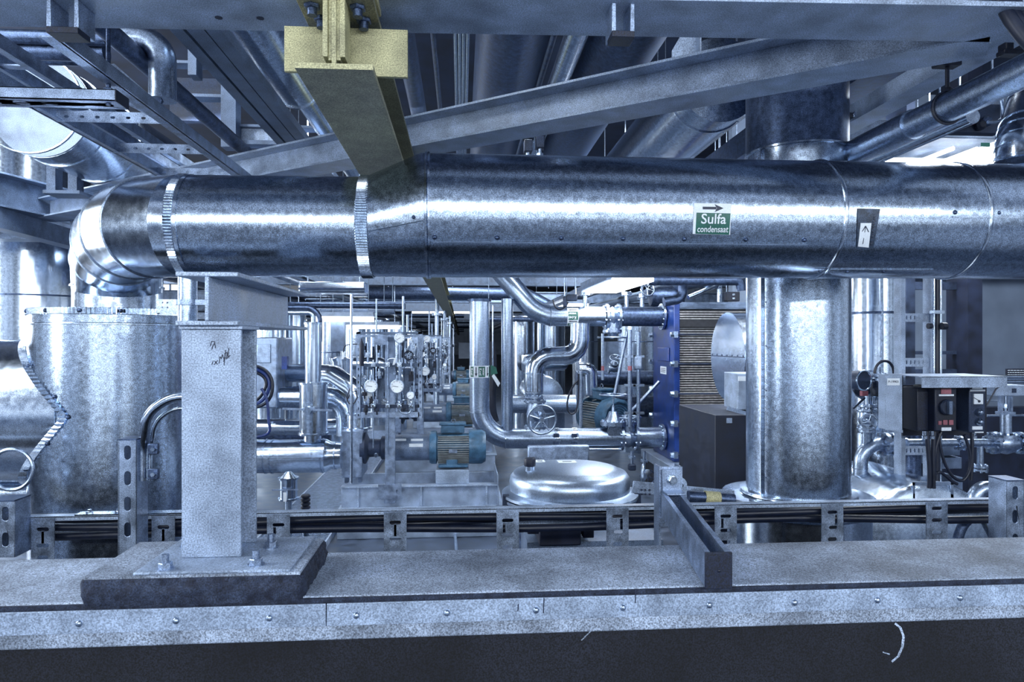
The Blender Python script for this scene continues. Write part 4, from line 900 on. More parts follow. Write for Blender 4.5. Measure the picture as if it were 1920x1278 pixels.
m = MB(); m.bb(at(512, 856, yC).x, at(606, 856, yC).x, yC-rC-.003, yC-rC+.004, a.z-.012, a.z-.006); m.out('lap_seam', 'galv', t)
q = at(586, 820, yC); m = MB(); m.tube([(q.x, yC, a.z+rC*.8), (q.x, yC, e_.z)], W(16, 586, yC), 32); m.out('branch_neck', 'galvb', t)
# pipe E behind
t = cpipe('insulated_header', 'grey clad pipe passing behind the round valve jacket with an elbow down', [at(524, 745, 4.7), at(650, 745, 4.7), at(652, 815, 4.7)], W(21, 600, 4.7), .22, 'galv', nf=4, seams=((at(524, 745, 4.7), X_), (at(560, 745, 4.7), X_)))
cpipe('insulated_header', 'slim clad pipe low behind the round valve jacket', [at(440, 800, 5.0), at(640, 800, 5.0)], W(15, 560, 5.0), mt='galvb', seams=((at(536, 800, 5), X_),))
cpipe('insulated_header', 'dull clad pipe under the slim one in the left bay', [at(440, 818, 5.2), at(620, 818, 5.2)], W(9, 560, 5.2), mt='dpipe')
t = T('filter_vessel', 'small clad vessel with seams between riser and gauge rack', 'vessel')
c, e_ = vt(640, 5.1, 674, 730); r = W(20, 640, 5.1); m = MB(); m.lathe([(0, 0), (r, 0), (r, c.z-e_.z), (r*.5, c.z-e_.z+.02), (0, c.z-e_.z+.02)], e_, Z_, 40); m.out('jacket', 'galvb', t); m = MB(); ring_at(m, e_, Z_, r, .02, .01, 40); ring_at(m, c, Z_, r, .02, .01, 40); m.out('rim', 'galv', t)
# box column and hoses
t = T('sheet_cabinet', 'grey riveted sheet cabinet just right of the steel post', 'cabinet')
a = at(470, 632, 4.6); b = at(520, 765, 4.6); m = MB(); m.bb(a.x, b.x, 4.6, 5.0, b.z, a.z); m.out('body', 'strut', t, .01); m = MB(); m.bb(at(482, 640, 4.6).x, at(508, 640, 4.6).x, 4.592, 4.6, at(500, 680, 4.6).z, at(500, 645, 4.6).z); m.out('door', 'strut', t, .003)
a = at(528, 668, 4.5); b = at(538, 692, 4.5); m = MB(); m.bb(a.x, b.x, 4.5, 4.55, b.z, a.z); m.thing('switch_box', 'blue', 'small blue box standing on the pipe in the left bay', 'box')
a = at(521, 700, 4.8); b = at(541, 730, 4.8); m = MB(); m.bb(a.x, b.x, 4.8, 4.9, b.z, a.z); m.thing('partition_sheet', 'steel', 'small dark steel panel behind the blue box', 'panel')
a = at(620, 598, 6.2); b = at(644, 658, 6.2); m = MB(); m.bb(a.x, b.x, 6.2, 6.3, b.z, a.z); m.thing('hanging_sheet', 'steel', 'dark rectangular panel hanging in the left bay', 'panel')
for i, (dr, mt, lab) in enumerate(((0, 'rub', 'outer black hose looped beside the steel post'), (6, 'hose', 'blue hose looped beside the steel post'), (12, 'rub', 'inner black hose looped beside the steel post'))):
    P = bez(at(462, 684+dr, 3.0), at(505-dr, 684+dr, 3.0), at(518-dr, 712, 3.0), at(508-dr, 742-dr, 3.0), 10)
    P += bez(at(508-dr, 742-dr, 3.0), at(498-dr, 765-dr, 3.0), at(470, 770-dr, 3.0), at(455, 752, 3.05), 8)[1:]
    m = MB(); m.tube(P, .007, 10); m.thing('looped_hose', mt, lab, 'hose', 'looped hoses')
P = bez(at(490, 728, 2.98), at(508, 750, 2.98), at(500, 780, 2.98), at(506, 800, 2.98), 8)+bez(at(506, 800, 2.98), at(508, 815, 2.98), at(495, 818, 2.98), at(470, 820, 2.98), 6)[1:]
m = MB(); m.tube(P, .006, 10); m.thing('hanging_hose', 'hose', 'blue hose end hanging down beside the post', 'hose')
# small filter vessel, bellows
t = T('strainer', 'small clad strainer pot with lever below the fat header', 'strainer')
c, e_ = vt(541, 3.7, 896, 934); r = W(16, 541, 3.7); m = MB(); m.lathe([(0, 0), (r, 0), (r, c.z-e_.z), (r*.6, c.z-e_.z+.02), (r*.3, c.z-e_.z+.035), (0, c.z-e_.z+.035)], e_, Z_, 36); m.out('body', 'galvb', t); 
for q in (c, e_): m = MB(); ring_at(m, q, Z_, r, .01, .008, 36); m.out('rim', 'galv', t)
m = MB(); m.bar(at(510, 918, 3.64), at(559, 918, 3.64), .006, .006); m.out('lever', 'strut', t); m = MB(); m.bb(at(531, 923, 3.63).x, at(537, 923, 3.63).x, 3.63, 3.632, at(531, 940, 3.63).z, at(531, 923, 3.63).z); m.out('tag', 'white', t)
m = MB(); m.cyl((e_.x, 3.7, 0), (e_.x, 3.7, e_.z), .018, 12); m.out('leg', 'pipe', t)
t = T('rubber_bellows', 'black ribbed rubber bellows standing left of the front pump skid', 'bellows')
c, e_ = vt(573, 2.8, 926, 990); m = MB(); n_ = 9; h = (c.z-e_.z)/n_; prof = [(0, 0)]
for k in range(n_): prof += [(.013, k*h), (.019, k*h+h*.3), (.019, k*h+h*.7), (.013, k*h+h)]
m.lathe(prof+[(0, c.z-e_.z)], e_, Z_, 24); m.out('bellows', 'black', t); m = MB(); m.cyl((e_.x, 2.8, 0), (e_.x, 2.8, e_.z), .012, 12); m.out('rod', 'pipe', t)
# floor grating
t = T('floor_grating', 'pale steel floor grating beside the front pump skid', 'grating')
gx0 = at(545, 960, 4.9).x; gx1 = at(655, 960, 4.9).x; m = MB()
for k in range(46): x = gx0+(gx1-gx0)*k/45; m.bb(x-.002, x+.002, 3.5, 9, .01, .035)
o = m.out('bearing_bars', 'strut', t); o['kind'] = 'stuff'; m = MB()
for k in range(120): y = 3.5+k*.046; m.bb(gx0, gx1, y-.003, y+.003, .028, .036)
o = m.out('cross_rods', 'strut', t); o['kind'] = 'stuff'
m = MB(); m.bb(gx0-.01, gx0, 3.5, 9, 0, .04); m.bb(gx1, gx1+.01, 3.5, 9, 0, .04); m.out('edge_bars', 'steell', t)
# ================================================================ PUMP SKIDS
def skid(dy, dx, ordl, detail=True):
    Yp = 4.45+dy
    def A(px, py, Y=4.45):
        p = at(px, py, Y); return V((p.x+dx, p.y+dy, p.z))
    # plinth
    x0, x1 = A(632, 940, 4.19).x, A(942, 940, 4.19).x
    m = MB(); m.bb(x0, x1, 4.19+dy, 5.0+dy, 0.0, .155); m.bb(x0-.015, x1+.015, 4.175+dy, 5.015+dy, .145, .16); m.thing('pump_plinth', 'plinth', 'pale drip plinth under the '+ordl+' pump', 'plinth', 'pump plinths', bevel=.004)
    t = T('pump_skid', 'steel channel base frame carrying the '+ordl+' pump', 'base frame', 'pump base frames')
    xa, xb = A(640, 900, 4.3).x, A(934, 900, 4.3).x
    m = MB(); m.bb(xa, xb, 4.30+dy, 4.31+dy, .16, .295); m.bb(xa, xb, 4.28+dy, 4.35+dy, .29, .30); m.bb(xa, xb, 4.28+dy, 4.35+dy, .16, .17); m.bb(xa, xb, 4.70+dy, 4.71+dy, .16, .30); m.bb(xb-.006, xb, 4.28+dy, 4.71+dy, .16, .36)
    for px in (672, 790, 912): q = A(px, 900, 4.3); m.bb(q.x-.006, q.x+.006, 4.282+dy, 4.31+dy, .17, .29)
    m.out('channel_frame', 'steell', t, .002)
    m = MB(); q0, q1 = A(818, 900), A(879, 900); m.bb(q0.x, q1.x, 4.32+dy, 4.62+dy, .30, .385); m.out('motor_support', 'plinth', t, .003)
    # motor
    c = A(806, 838); mo = motor('blue grey motor of the '+ordl+' pump with pale cooling fins', c, .36, .105, 'pump motors in a row')
    # pump with coupling guard
    t = T('pump', 'dark pump with coupling guard driven by the '+ordl+' motor', 'pump', 'pumps in a row')
    g0, g1 = A(741, 840), A(806, 840); g0.z = g1.z = c.z
    m = MB(); m.tube([g0, g1], .083, 40); m.out('coupling_guard', 'steel', t, label='smooth grey guard')
    k0, k1 = A(678, 840), A(741, 840); k0.z = k1.z = c.z
    m = MB(); m.lathe([(0, 0), (.10, 0), (.10, .03), (.06, .05), (.055, .12), (.075, .13), (.075, .17), (.06, .18), (.06, .22), (0, .22)], k0, X_, 32); m.out('bearing_bracket', 'dsteel', t)
    m = MB(); m.hexb(A(705, 853, 4.37), -Y_, .012, .02); m.torus(A(705, 853, 4.37), Y_, .012, .004, 16, 6); m.out('drain_plug', 'galvb', t)
    for (px0, px1, py) in ((741, 761, 826), (770, 793, 826), (767, 793, 834.5)):
        q0, q1 = A(px0, py, 4.37), A(px1, py, 4.37); m = MB(); th = math.asin(min(.95, (q0.z-c.z)/.084)); yy = Yp-.0845*math.cos(th); m.bb(q0.x, q1.x, yy-.001, yy+.003, q0.z-.010, q0.z+.010); m.out('sticker', 'white', t)
    # casing box
    t = T('sheet_box', 'upright sheet box around the inlet of the '+ordl+' pump', 'box', 'pump inlet boxes')
    b0, b1 = A(641, 812, 4.36), A(679, 895, 4.36); m = MB(); m.bb(b0.x, b1.x, 4.36+dy, 4.62+dy, b1.z, b0.z); m.out('body', 'strut', t, .004)
    m = MB(); m.bb(b0.x-.004, b1.x+.004, 4.355+dy, 4.63+dy, b0.z-.004, b0.z+.012); m.bb(b0.x, b0.x+.012, 4.352+dy, 4.36+dy, b1.z, b0.z); m.out('folded_edges', 'strut', t)
    m = MB(); m.bb(b0.x+.01, b0.x+.03, 4.4+dy, 4.45+dy, .30, b1.z); m.bb(b1.x-.03, b1.x-.01, 4.4+dy, 4.45+dy, .30, b1.z); m.out('feet', 'steel', t)
    # discharge pipe
    t = T('discharge_pipe', 'clad discharge pipe rising from the '+ordl+' pump inlet box', 'pipe', 'pump discharge pipes')
    q = A(672, 805, 4.5); m = MB(); m.lathe([(.0, 0), (.09, 0), (.09, .008), (.075, .012), (.072, .09), (.085, .095), (.085, .103), (0, .103)], (q.x, q.y, b0.z+.012), Z_, 36); m.out('collar', 'galvb', t)
    m = MB(); zz = b0.z+.10; P = fillet([(q.x, q.y, zz), (q.x, q.y, zz+.16), (q.x-.18, q.y+.1, zz+.26), (q.x-.5, q.y+.3, zz+.26)], .1, 4); m.tube(P, .062, 32); m.out('elbow', 'galvb', t, ang=20)
    # instrument post
    t = T('instrument_post', 'flat steel post in front of the '+ordl+' pump holding its gauge rack', 'post', 'rack posts')
    p0, p1 = A(722, 905, 4.26), A(741, 905, 4.26); z1 = A(722, 622, 4.26).z; m = MB(); m.bb(p0.x, p1.x, 4.255+dy, 4.275+dy, .20, z1); m.out('post', 'strut', t, .002)
    m = MB(); f0, f1 = A(709, 908, 4.25), A(753, 935, 4.25); m.plate(rect(0, f1.x-f0.x, 0, f0.z-f1.z), [stadium(.03, (f0.z-f1.z)*.5, .022, .008, True), stadium(f1.x-f0.x-.03, (f0.z-f1.z)*.5, .022, .008, True)], (f0.x, 4.25+dy, f1.z), X_, Z_, -.004); m.out('foot_plate', 'strut', t)
    # rack
    t = T('gauge_rack', 'steel instrument rack with panels and thin tubes over the '+ordl+' pump', 'rack', 'gauge racks in a row')
    Yk = 4.22
    def bx(x0, x1, y0, y1, nm, mt, Y=Yk, th=.02):
        a = A(x0, y0, Y); b = A(x1, y1, Y); m = MB(); m.bb(a.x, b.x, Y+dy, Y+dy+th, b.z, a.z); return m.out(nm, mt, t)
    for px in (668, 784):      # perforated uprights
        a = A(px, 622, Yk); b = A(px+8, 784, Yk); w_ = b.x-a.x; h = a.z-b.z; m = MB()
        m.plate(rect(0, w_, 0, h), [stadium(w_*.5, .02+k*.04, .018, .010, True, 3) for k in range(int((h-.03)/.04))], (a.x, Yk+dy, b.z), X_, Z_, -.003); m.bb(a.x, a.x+.002, Yk+dy, Yk+dy+.03, b.z, a.z); m.bb(b.x-.002, b.x, Yk+dy, Yk+dy+.03, b.z, a.z); m.out('upright', 'strut', t)
    bx(668, 792, 622, 626, 'top_bar', 'steel'); bx(676, 784, 627, 632, 'top_bar', 'strut'); bx(676, 786, 773, 782, 'bottom_bar', 'strut'); bx(676, 786, 681, 687, 'middle_bar', 'steel'); bx(676, 786, 759, 764, 'lower_bar', 'dsteel')
    bx(703, 727, 631, 646, 'small_plate', 'strut', Yk-.01, .01)
    for (x0, x1, y0, y1) in ((722, 739, 646, 690), (700, 721, 690, 760), (728, 745, 690, 755), (756, 771, 690, 740), (682, 697, 735, 752)): bx(x0, x1, y0, y1, 'panel', 'steel' if x0 != 682 else 'white', Yk+.06, .01)
    for (px, y0, y1, r) in ((680, 640, 700, .005), (700, 690, 840, .004), (727, 640, 850, .006), (749, 645, 715, .005), (771, 640, 690, .006), (776, 690, 770, .005), (690, 640, 680, .008), (760, 640, 680, .007), (706, 560, 622, .005), (756, 555, 622, .007), (764, 590, 622, .009)):
        a = A(px, y0, Yk-.02); b = A(px, y1, Yk-.02); m = MB(); m.tube([(a.x, Yk-.02+dy, a.z), (a.x, Yk-.02+dy, b.z)], r, 10); m.out('tube', 'pipe', t)
    for (px, py) in ((700, 683), (727, 683), (749, 683), (700, 761), (727, 761), (749, 761), (771, 761), (771, 640), (690, 665)):
        q = A(px, py, Yk-.025); m = MB(); m.box(q, (.028, .02, .028)); m.hexb(q-Y_*.01, -Y_, .012, .012); m.cyl(q, q+Z_*.03, .005, 8); m.out('tube_fitting', 'galvb', t, .002)
    rr = random.Random(int(dy*10)+3)
    for k in range(26):
        px, py = rr.uniform(680, 782), rr.choice((652, 668, 700, 738, 752, 768)); q = A(px, py, Yk+rr.uniform(-.02, .12)); m = MB(); m.box(q, (rr.uniform(.012, .03), .02, rr.uniform(.012, .04))); m.cyl(q-Z_*.03, q+Z_*.03, .005, 8); m.hexb(q-Y_*.01, -Y_, .010, .014); m.out('tube_fitting', rr.choice(('galvb', 'dsteel', 'black', 'pipe', 'strut')), t)
    for k in range(7):
        px = rr.uniform(682, 782); a = A(px, rr.uniform(630, 700), Yk+.03); b = A(px, rr.uniform(720, 780), Yk+.03); m = MB(); m.tube([a, V((a.x, a.y, b.z))], rr.uniform(.003, .010), 10); m.out('tube', rr.choice(('galvb', 'pipe', 'dsteel')), t)
    P = [A(749, 760, Yk-.03), A(750, 775, Yk-.03), A(770, 775, Yk-.03), A(771, 760, Yk-.03)]; m = MB(); m.tube(fillet(P, .03, 5), .004, 8); m.out('tube_loop', 'pipe', t)
    P = [A(727, 684, Yk-.03), A(727, 672, Yk-.03), A(740, 672, Yk-.03)]; m = MB(); m.tube(fillet(P, .03, 5), .004, 8); m.out('tube_loop', 'pipe', t)
    for (x0, y0) in ((739, 671), (643, 660)): 
        m = MB(); q = A(x0, y0, Yk-.04); m.plate([(0, 0), (.014, .004), (.004, -.04), (-.01, -.042)], [], q, X_, Z_, .001); m.out('tag', 'white', t)
    m = MB(); q = A(678, 655, Yk-.03); m.lathe([(0, 0), (.014, .0), (.016, .05), (.012, .08), (.014, .13), (0, .17)], q-Z_*.1, Z_, 14); m.out('hanging_cover', 'black', t)
    m = MB(); q = A(771, 708, Yk-.03); m.box(q, (.028, .03, .04)); m.cyl(q, q+Z_*.04, .011, 10); m.out('sensor_head', 'black', t)
    for (px, py, r, w_) in ((749.5, 633.5, 9.3, 'white thermometer at the top of'), (695.5, 724, 12, 'large gauge at the left of'), (744.5, 724.5, 12.3, 'large gauge in the middle of'), (769.5, 741, 7, 'small gauge at the lower right of')):
        gauge(w_+' the '+ordl+' gauge rack', A(px, py, Yk-.06), W(r, px, Yk-.06), stem=.03, group='rack gauges', up=-1 if py < 700 else 1, ang=.15 if r > 9.5 else -.5)
    tv = T('hand_valve', 'black handwheel valve on the '+ordl+' gauge rack', 'valve', 'rack hand valves'); q = A(766, 666, Yk-.05); m = MB(); m.cyl(q, q+Y_*.05, .015, 12); m.out('body', 'pipe', tv); wheel(tv, q, -Y_, .026, .004, 5, 'black')
    tv = T('hand_valve', 'steel wheel valve at the left side of the '+ordl+' gauge rack', 'valve', 'rack hand valves'); q = A(681, 711, Yk+.02); m = MB(); m.cyl(q, q+Y_*.05, .015, 12); m.out('body', 'pipe', tv); wheel(tv, q, -Y_, .024, .004, 4, 'galvb')
ords = ('front', 'second', 'third', 'fourth')
for i, (dy, dx) in enumerate(((0, 0), (2.1, .06), (5.3, .08), (9.5, .05))): skid(dy, dx, ords[i])
# smaller clutter farther on: vertical pipes with flanges along the row
for i in range(7):
    Yq = 9+i*2.2; x = -.32+.05*(i % 3)
    m = MB(); m.tube([(x, Yq, .2), (x, Yq, 1.75)], .03, 14); flange(m, (x, Yq, 1.1), Z_, .07, .03, 8, .008); flange(m, (x, Yq, 1.55), Z_, .07, .03, 8, .008)
    m.thing('flanged_riser', 'pipe', ('nearest', 'second', 'third', 'fourth', 'fifth', 'sixth', 'farthest')[i]+' thin flanged riser in the pump row down the hall', 'pipe', 'far flanged risers')
# pump row on the right of the far corridor
# tall thin galvanised pole in front of rack
t = cpipe('thin_riser', 'thin bright vertical tube left of the front gauge rack', vt(659, 3.95, 552, 905), .0075, mt='galvb', n=14)
P = bez(at(644, 660, 4.0), at(644, 645, 4.0), at(650, 645, 4.0), at(670, 645, 4.0), 10); m = MB(); m.tube(P, .003, 8); m.thing('sample_tube', 'rub', 'thin black tube arching left of the front gauge rack', 'tube')
P = [at(x, y, 4.0) for x, y in ((658, 724), (650, 745), (654, 756), (664, 756), (670, 745), (668, 733), (658, 735), (652, 748))]; m = MB(); m.tube(P, .0035, 8); m.thing('sample_tube', 'rub', 'looped black tube at lower left of the front gauge rack', 'tube')
# ================================================================ COOLING WATER PIPES AND HEAT EXCHANGER
Yx0, Yx1 = 5.2, 5.78; xe = at(1264, 700, Yx0).x; xf = at(1275, 700, Yx0).x; th = xf-xe
Yc = 5.46
tz = at(1270, 568, Yx0).z; bz = at(1270, 866, Yx0).z
t = T('plate_heat_exchanger', 'blue framed plate heat exchanger with striped plate pack', 'heat exchanger')
m = MB(); m.bb(xe, xf, Yx0, Yx1, bz, tz); m.out('frame_plate', 'blue', t, .006)
xg = at(1420, 600, Yx0).x
m = MB(); nP = 62
z0, z1 = bz+.03, tz-.05
for k in range(nP):
    za = z0+(z1-z0)*k/nP; hh = (z1-z0)/nP
    m.bb(xf, xg, Yx0+.035+(.006 if k % 3 == 1 else 0), Yx1-.03, za, za+hh*.5)
o = m.out('plate_pack', 'plate', t); m = MB(); m.bb(xf, xg, Yx0+.05, Yx1-.05, z0, z1); m.out('gaskets', 'gasket', t)
m = MB(); m.bb(xf, xg, Yx0+.2, Yx0+.32, tz-.035, tz+.02); m.bb(xf, xg, Yx0+.01, Yx0+.05, tz-.035, tz-.005); m.out('carrying_bar', 'steel', t)
m = MB(); m.bb(xg, xg+th, Yx0, Yx1, bz, tz); m.out('pressure_plate', 'blue', t, .006)
m = MB(); q = at(1300, 610, Yx0); m.bb(xf, xg, Yx0+.005, Yx0+.04, q.z-.02, q.z-.015); m.bb(xf, xg, Yx0+.02, Yx0+.038, q.z-.01, q.z+.05); m.out('black_band', 'gasket', t)
for py in (627, 682, 738, 793, 852):
    z = at(1270, py, Yx0).z; m = MB(); m.cyl((xe-.03, Yx0-.012, z), (xg+.05, Yx0-.012, z), .008, 12); m.out('tie_bolt', 'dsteel', t)
    for yy in (Yx0-.012, Yx1+.012):
        m = MB(); m.hexb((xe-.005, yy, z), -X_, .022, .03); m.box((xe+.005, yy, z), (.03, .05, .05)); m.out('tie_bolt_nut', 'pipe', t)
m = MB(); q0 = at(1240, 652, 5.62); q1 = at(1254, 652, 5.35); m.bb(xe-.012, xe, 5.32, 5.62, at(1250, 677, 5.45).z, at(1250, 651, 5.45).z); m.out('inspection_cover', 'blue', t, .008)
m = MB(); m.bb(xe-.003, xe, 5.40, 5.56, at(1250, 701, 5.45).z, at(1250, 687, 5.45).z); lb = m.out('data_label', 'white', t)
m = MB(); z = at(1250, 694, 5.45).z
for k in range(3): m.bb(xe-.0036, xe-.003, 5.42, 5.54, z-.016+k*.014, z-.011+k*.014)
m.out('label_print', 'ink', lb)
# base
m = MB(); zb0 = bz; m.bb(at(1223, 860, 5.7).x-.05, xg, Yx0-.20, Yx1+.1, zb0-.07, zb0-.0); m.thing('base_slab', 'plinth', 'pale slab under the blue heat exchanger', 'slab', bevel=.004)
m = MB(); m.bb(at(1223, 860, 5.7).x-.03, xg, Yx0-.18, Yx1+.08, 0, zb0-.07); m.thing('base_block', 'black', 'black block carrying the slab of the heat exchanger', 'block')
# lower cooling pipe
rG = W(18.5, 1000, Yc); zG = at(1040, 821, Yc).z; xG = at(899, 800, Yc).x
P = [V((xG, Yc, at(899, 563, Yc).z)), V((xG, Yc, zG)), V((at(1163, 821, Yc).x, Yc, zG))]
t = cpipe('cooling_pipe', 'wide bare cooling pipe coming down and turning right to the exchanger', P, rG, .26, 'pipe', n=48, nf=12)
m = MB(); m.lathe([(0, -.01), (rG*1.2, -.01), (rG*1.2, .01), (0, .01)], P[0], Z_, 32); m.out('top_flange', 'dpipe', t)
for q, a_ in ((V((xG, Yc, at(899, 772, Yc).z)), Z_), (V((at(947, 800, Yc).x, Yc, zG)), X_)):
    m = MB(); ring_at(m, q, a_, rG, .006, .002, 40); m.out('weld_bead', 'galvb', t)
for px in (1043, 1077):
    m = MB(); q = at(px, 821, Yc); q.z = zG; m.lathe([(rG, -.02), (rG+.004, -.02), (rG+.004, .02), (rG, .02)], q, X_, 40); st = m.out('strap', 'galvb', t)
    for py in (816, 831): m = MB(); q2 = at(px, py, Yc-rG-.006); m.box(q2, (.045, .012, .03)); m.out('strap_block', 'dpipe', st)
# flow label on vertical cooling pipe
t = T('pipe_label', 'white and green flow label wrapped round the standing cooling pipe reading Koel water', 'label')
zl0, zl1 = at(899, 707, Yc).z, at(899, 685, Yc).z
m = MB(); m.lathe([(rG+.001, 0), (rG+.002, 0), (rG+.002, zl1-zl0), (rG+.001, zl1-zl0)], (xG, Yc, zl0), Z_, 40); m.out('backing', 'white', t)
def rotlab(s, size, cx, cz, mt, parent, ang):
    def wr(P):
        out = []
        for p in P:
            x, y = p.x*math.cos(ang)-p.y*math.sin(ang)+cx, p.x*math.sin(ang)+p.y*math.cos(ang)+cz
            th = x/rG; out.append(V((xG+math.sin(th)*(rG+.0045), Yc-math.cos(th)*(rG+.0045), y)))
        return out
    text(s, size, mt, 'lettering', parent, V((0, 0, 0)), X_, Y_, wrap=wr)
def gband(x0, x1, mt='green'):
    m = MB(); n_ = 6; vs = []
    for k in range(n_+1):
        th = (x0+(x1-x0)*k/n_)/rG
        for z in (zl0+.006, zl1-.006): vs.append((xG+math.sin(th)*(rG+.003), Yc-math.cos(th)*(rG+.003), z))
    m.add(vs, [(2*k, 2*k+2, 2*k+3, 2*k+1) for k in range(n_)]); m.out('green_field', mt, t)
gband(-.010, .045); gband(-.085, -.05); gband(.085, .12)
rotlab('Koel', .030, .004, (zl0+zl1)/2, 'white', t, -PI/2); rotlab('water', .026, .030, (zl0+zl1)/2, 'white', t, -PI/2); rotlab('Koel', .030, -.066, (zl0+zl1)/2, 'white', t, -PI/2)
for cx in (-.028, .064):
    m = MB(); th = cx/rG; q = V((xG+math.sin(th)*(rG+.004), Yc-math.cos(th)*(rG+.004), 0)); m.bar(q+Z_*(zl1-.01), q+Z_*(zl0+.03), .007, .001, Y_); m.add([q+V((-.010, -.001, zl0+.035)), q+V((.010, -.001, zl0+.035)), q+V((0, -.001, zl0+.008))], [(0, 1, 2)]); m.out('arrow', 'ink', t)
# butterfly valve and flanged spool to exchanger
valve('flanged valve with small wheel on top joining the cooling pipe to the exchanger', V((at(1178, 821, Yc).x, Yc, zG)), X_, Z_, rG*1.32, .10, .165, L_=.12, spokes=4, name='butterfly_valve')
t = cpipe('cooling_pipe', 'short flanged spool between lower valve and blue exchanger plate', [V((at(1192, 821, Yc).x, Yc, zG)), V((xe-.002, Yc, zG))], rG, mt='pipe', n=40, ends=((V((xe-.02, Yc, zG)), X_),))
# lower drain assembly
t = T('drain_valve', 'small drain valves hanging under the lower exchanger valve', 'valve'); q = V((at(1182, 850, Yc).x, Yc-.05, zG-rG*1.3)); m = MB(); m.tube([q, q-Z_*.12], .012, 12); flange(m, q-Z_*.05, Z_, .03, .012, 4, .005); m.out('body', 'pipe', t)
m = MB(); m.tube([q+X_*.10, q+X_*.10-Z_*.14], .012, 12); flange(m, q+X_*.10-Z_*.08, Z_, .03, .012, 4, .005); m.out('body', 'pipe', t); m = MB(); m.box(q-Z_*.13, (.06, .05, .05)); m.out('valve_block', 'dsteel', t, .01); wheel(t, q+X_*.12-Z_*.2-Y_*.05, -Y_, .055, .005, 5, 'dpipe')
t = cpipe('tie_pipe', 'thin pipe under the lower cooling pipe beyond the round lid', [at(1100, 842, Yc-.05), at(1165, 842, Yc-.05)], .014, mt='galvb', n=14)
# second standing pipe
cpipe('cooling_pipe', 'narrower standing pipe right of the labelled cooling pipe', [V((at(951, 700, Yc).x, Yc, at(951, 560, Yc).z)), V((at(951, 700, Yc).x, Yc, zG))], W(11, 951, Yc), mt='pipe', n=32, seams=((V((at(951, 700, Yc).x, Yc, at(951, 790, Yc).z)), Z_),))
m = MB(); a, b = vt(924, Yc-.2, 572, 700); m.tube([a, b], .006, 10); m.thing('thin_riser', 'galvb', 'thin bright tube between the two standing cooling pipes', 'tube')
m = MB(); P = [at(x, y, Yc-.22) for x, y in ((920, 684), (930, 688), (933, 700), (920, 703))]; o = P[0]; m.plate([((p-o).x, (p-o).z) for p in P], [], o, X_, Z_, .002); m.thing('paper_tag', 'green', 'pale green tag hanging beside the labelled cooling pipe', 'tag')
m = MB(); P = [at(x, y, Yc-.22) for x, y in ((922, 705), (926, 700), (938, 718), (934, 725))]; o = P[0]; m.plate([((p-o).x, (p-o).z) for p in P], [], o, X_, Z_, .002); m.thing('paper_tag', 'white', 'white tag hanging below the green tag', 'tag')
# black cable bunch behind
P = bez(at(920, 640, 6), at(935, 700, 6), at(912, 740, 6), at(930, 790, 6), 10); m = MB(); m.tube(P, .03, 10); m.thing('black_cable', 'rub', 'dark hanging cable bunch between the standing cooling pipes', 'cable')
# upper cooling pipe
zI = at(1150, 593, Yc).z; rI = W(18.5, 1100, Yc)
t = cpipe('cooling_pipe', 'upper bare cooling pipe with elbow running right toward the exchanger', [at(930, 500, Yc+.1), V((at(1010, 594, Yc).x, Yc, zI)), V((at(1133, 594, Yc).x, Yc, zI))], rI, .28, 'pipe', n=48, nf=12)
m = MB(); ring_at(m, V((at(1031, 594, Yc).x, Yc, zI)), X_, rI, .006, .003, 40); m.out('weld_bead', 'galvb', t)
valve('flanged valve with wheel underneath on the upper cooling pipe', V((at(1148, 594, Yc).x, Yc, zI)), X_, -Z_, rI*1.3, .115, .17, L_=.10, spokes=5, name='butterfly_valve')
t = cpipe('cooling_pipe', 'dull upper spool with flange meeting the blue exchanger frame', [V((at(1160, 594, Yc).x, Yc, zI)), V((xe-.002, Yc, zI))], rI, mt='dpipe', n=40, ends=((V((xe-.02, Yc, zI)), X_),))
for i, (px, py) in enumerate(((1097, 552), (1175, 552), (1204, 556))):
    t = T('vent_stub', ('left', 'middle', 'right')[i]+' small flanged stub on top of the upper cooling pipe', 'pipe stub', 'vent stubs'); q = at(px, py, Yc); m = MB(); m.cyl((q.x, Yc, zI+rI*.9), (q.x, Yc, q.z+.02), .018, 14); m.out('neck', 'pipe', t); m = MB(); flange(m, (q.x, Yc, q.z), Z_, .042, .012, 4, .006); flange(m, (q.x, Yc, q.z+.014), Z_, .042, .012, 4, .006); m.out('flange', 'pipe', t)
    if i == 2: wheel(t, (q.x+.03, Yc-.05, q.z+.06), V((.1, -1, .2)), .055, .006, 5, 'galvb'); m = MB(); m.cyl((q.x, Yc, q.z), (q.x, Yc, q.z+.10), .012, 12); m.out('stem', 'pipe', t)
# label on upper pipe, seen upside down
t = T('pipe_label', 'upside down white and green Koel water label on the upper cooling pipe', 'label')
I0 = V((at(1010, 594, Yc).x, Yc, zI))
def ip(px, py): return cyl_s(px, py, I0, rI, X_)
xa, s0 = ip(1062, 610.5); xb, s1 = ip(1084, 578)
m = MB(); patch(m, I0, rI, xa, xb, s0, s1, .003, 12, X_); m.out('backing', 'white', t)
_, g0 = ip(1062, 599); _, g1 = ip(1062, 584.5); m = MB(); patch(m, I0, rI, xa+.006, xb-.006, g0, g1, .005, 8, X_); m.out('green_field', 'green', t)
_, g2 = ip(1062, 609); _, g3 = ip(1062, 605); m = MB(); patch(m, I0, rI, xa+.006, xb-.006, g2, g3, .005, 4, X_); m.out('green_field', 'green', t)
wtext('Koel', .034, 1073, 595, 'white', 'lettering', t, sx=1, p0=I0, r=rI, axd=X_, rot=PI, lift=.0065); wtext('water', .026, 1073, 588, 'white', 'lettering', t, sx=1, p0=I0, r=rI, axd=X_, rot=PI, lift=.0065)
wtext('Koel-', .026, 1073, 607, 'white', 'lettering', t, sx=1, p0=I0, r=rI, axd=X_, rot=0, lift=.0065)
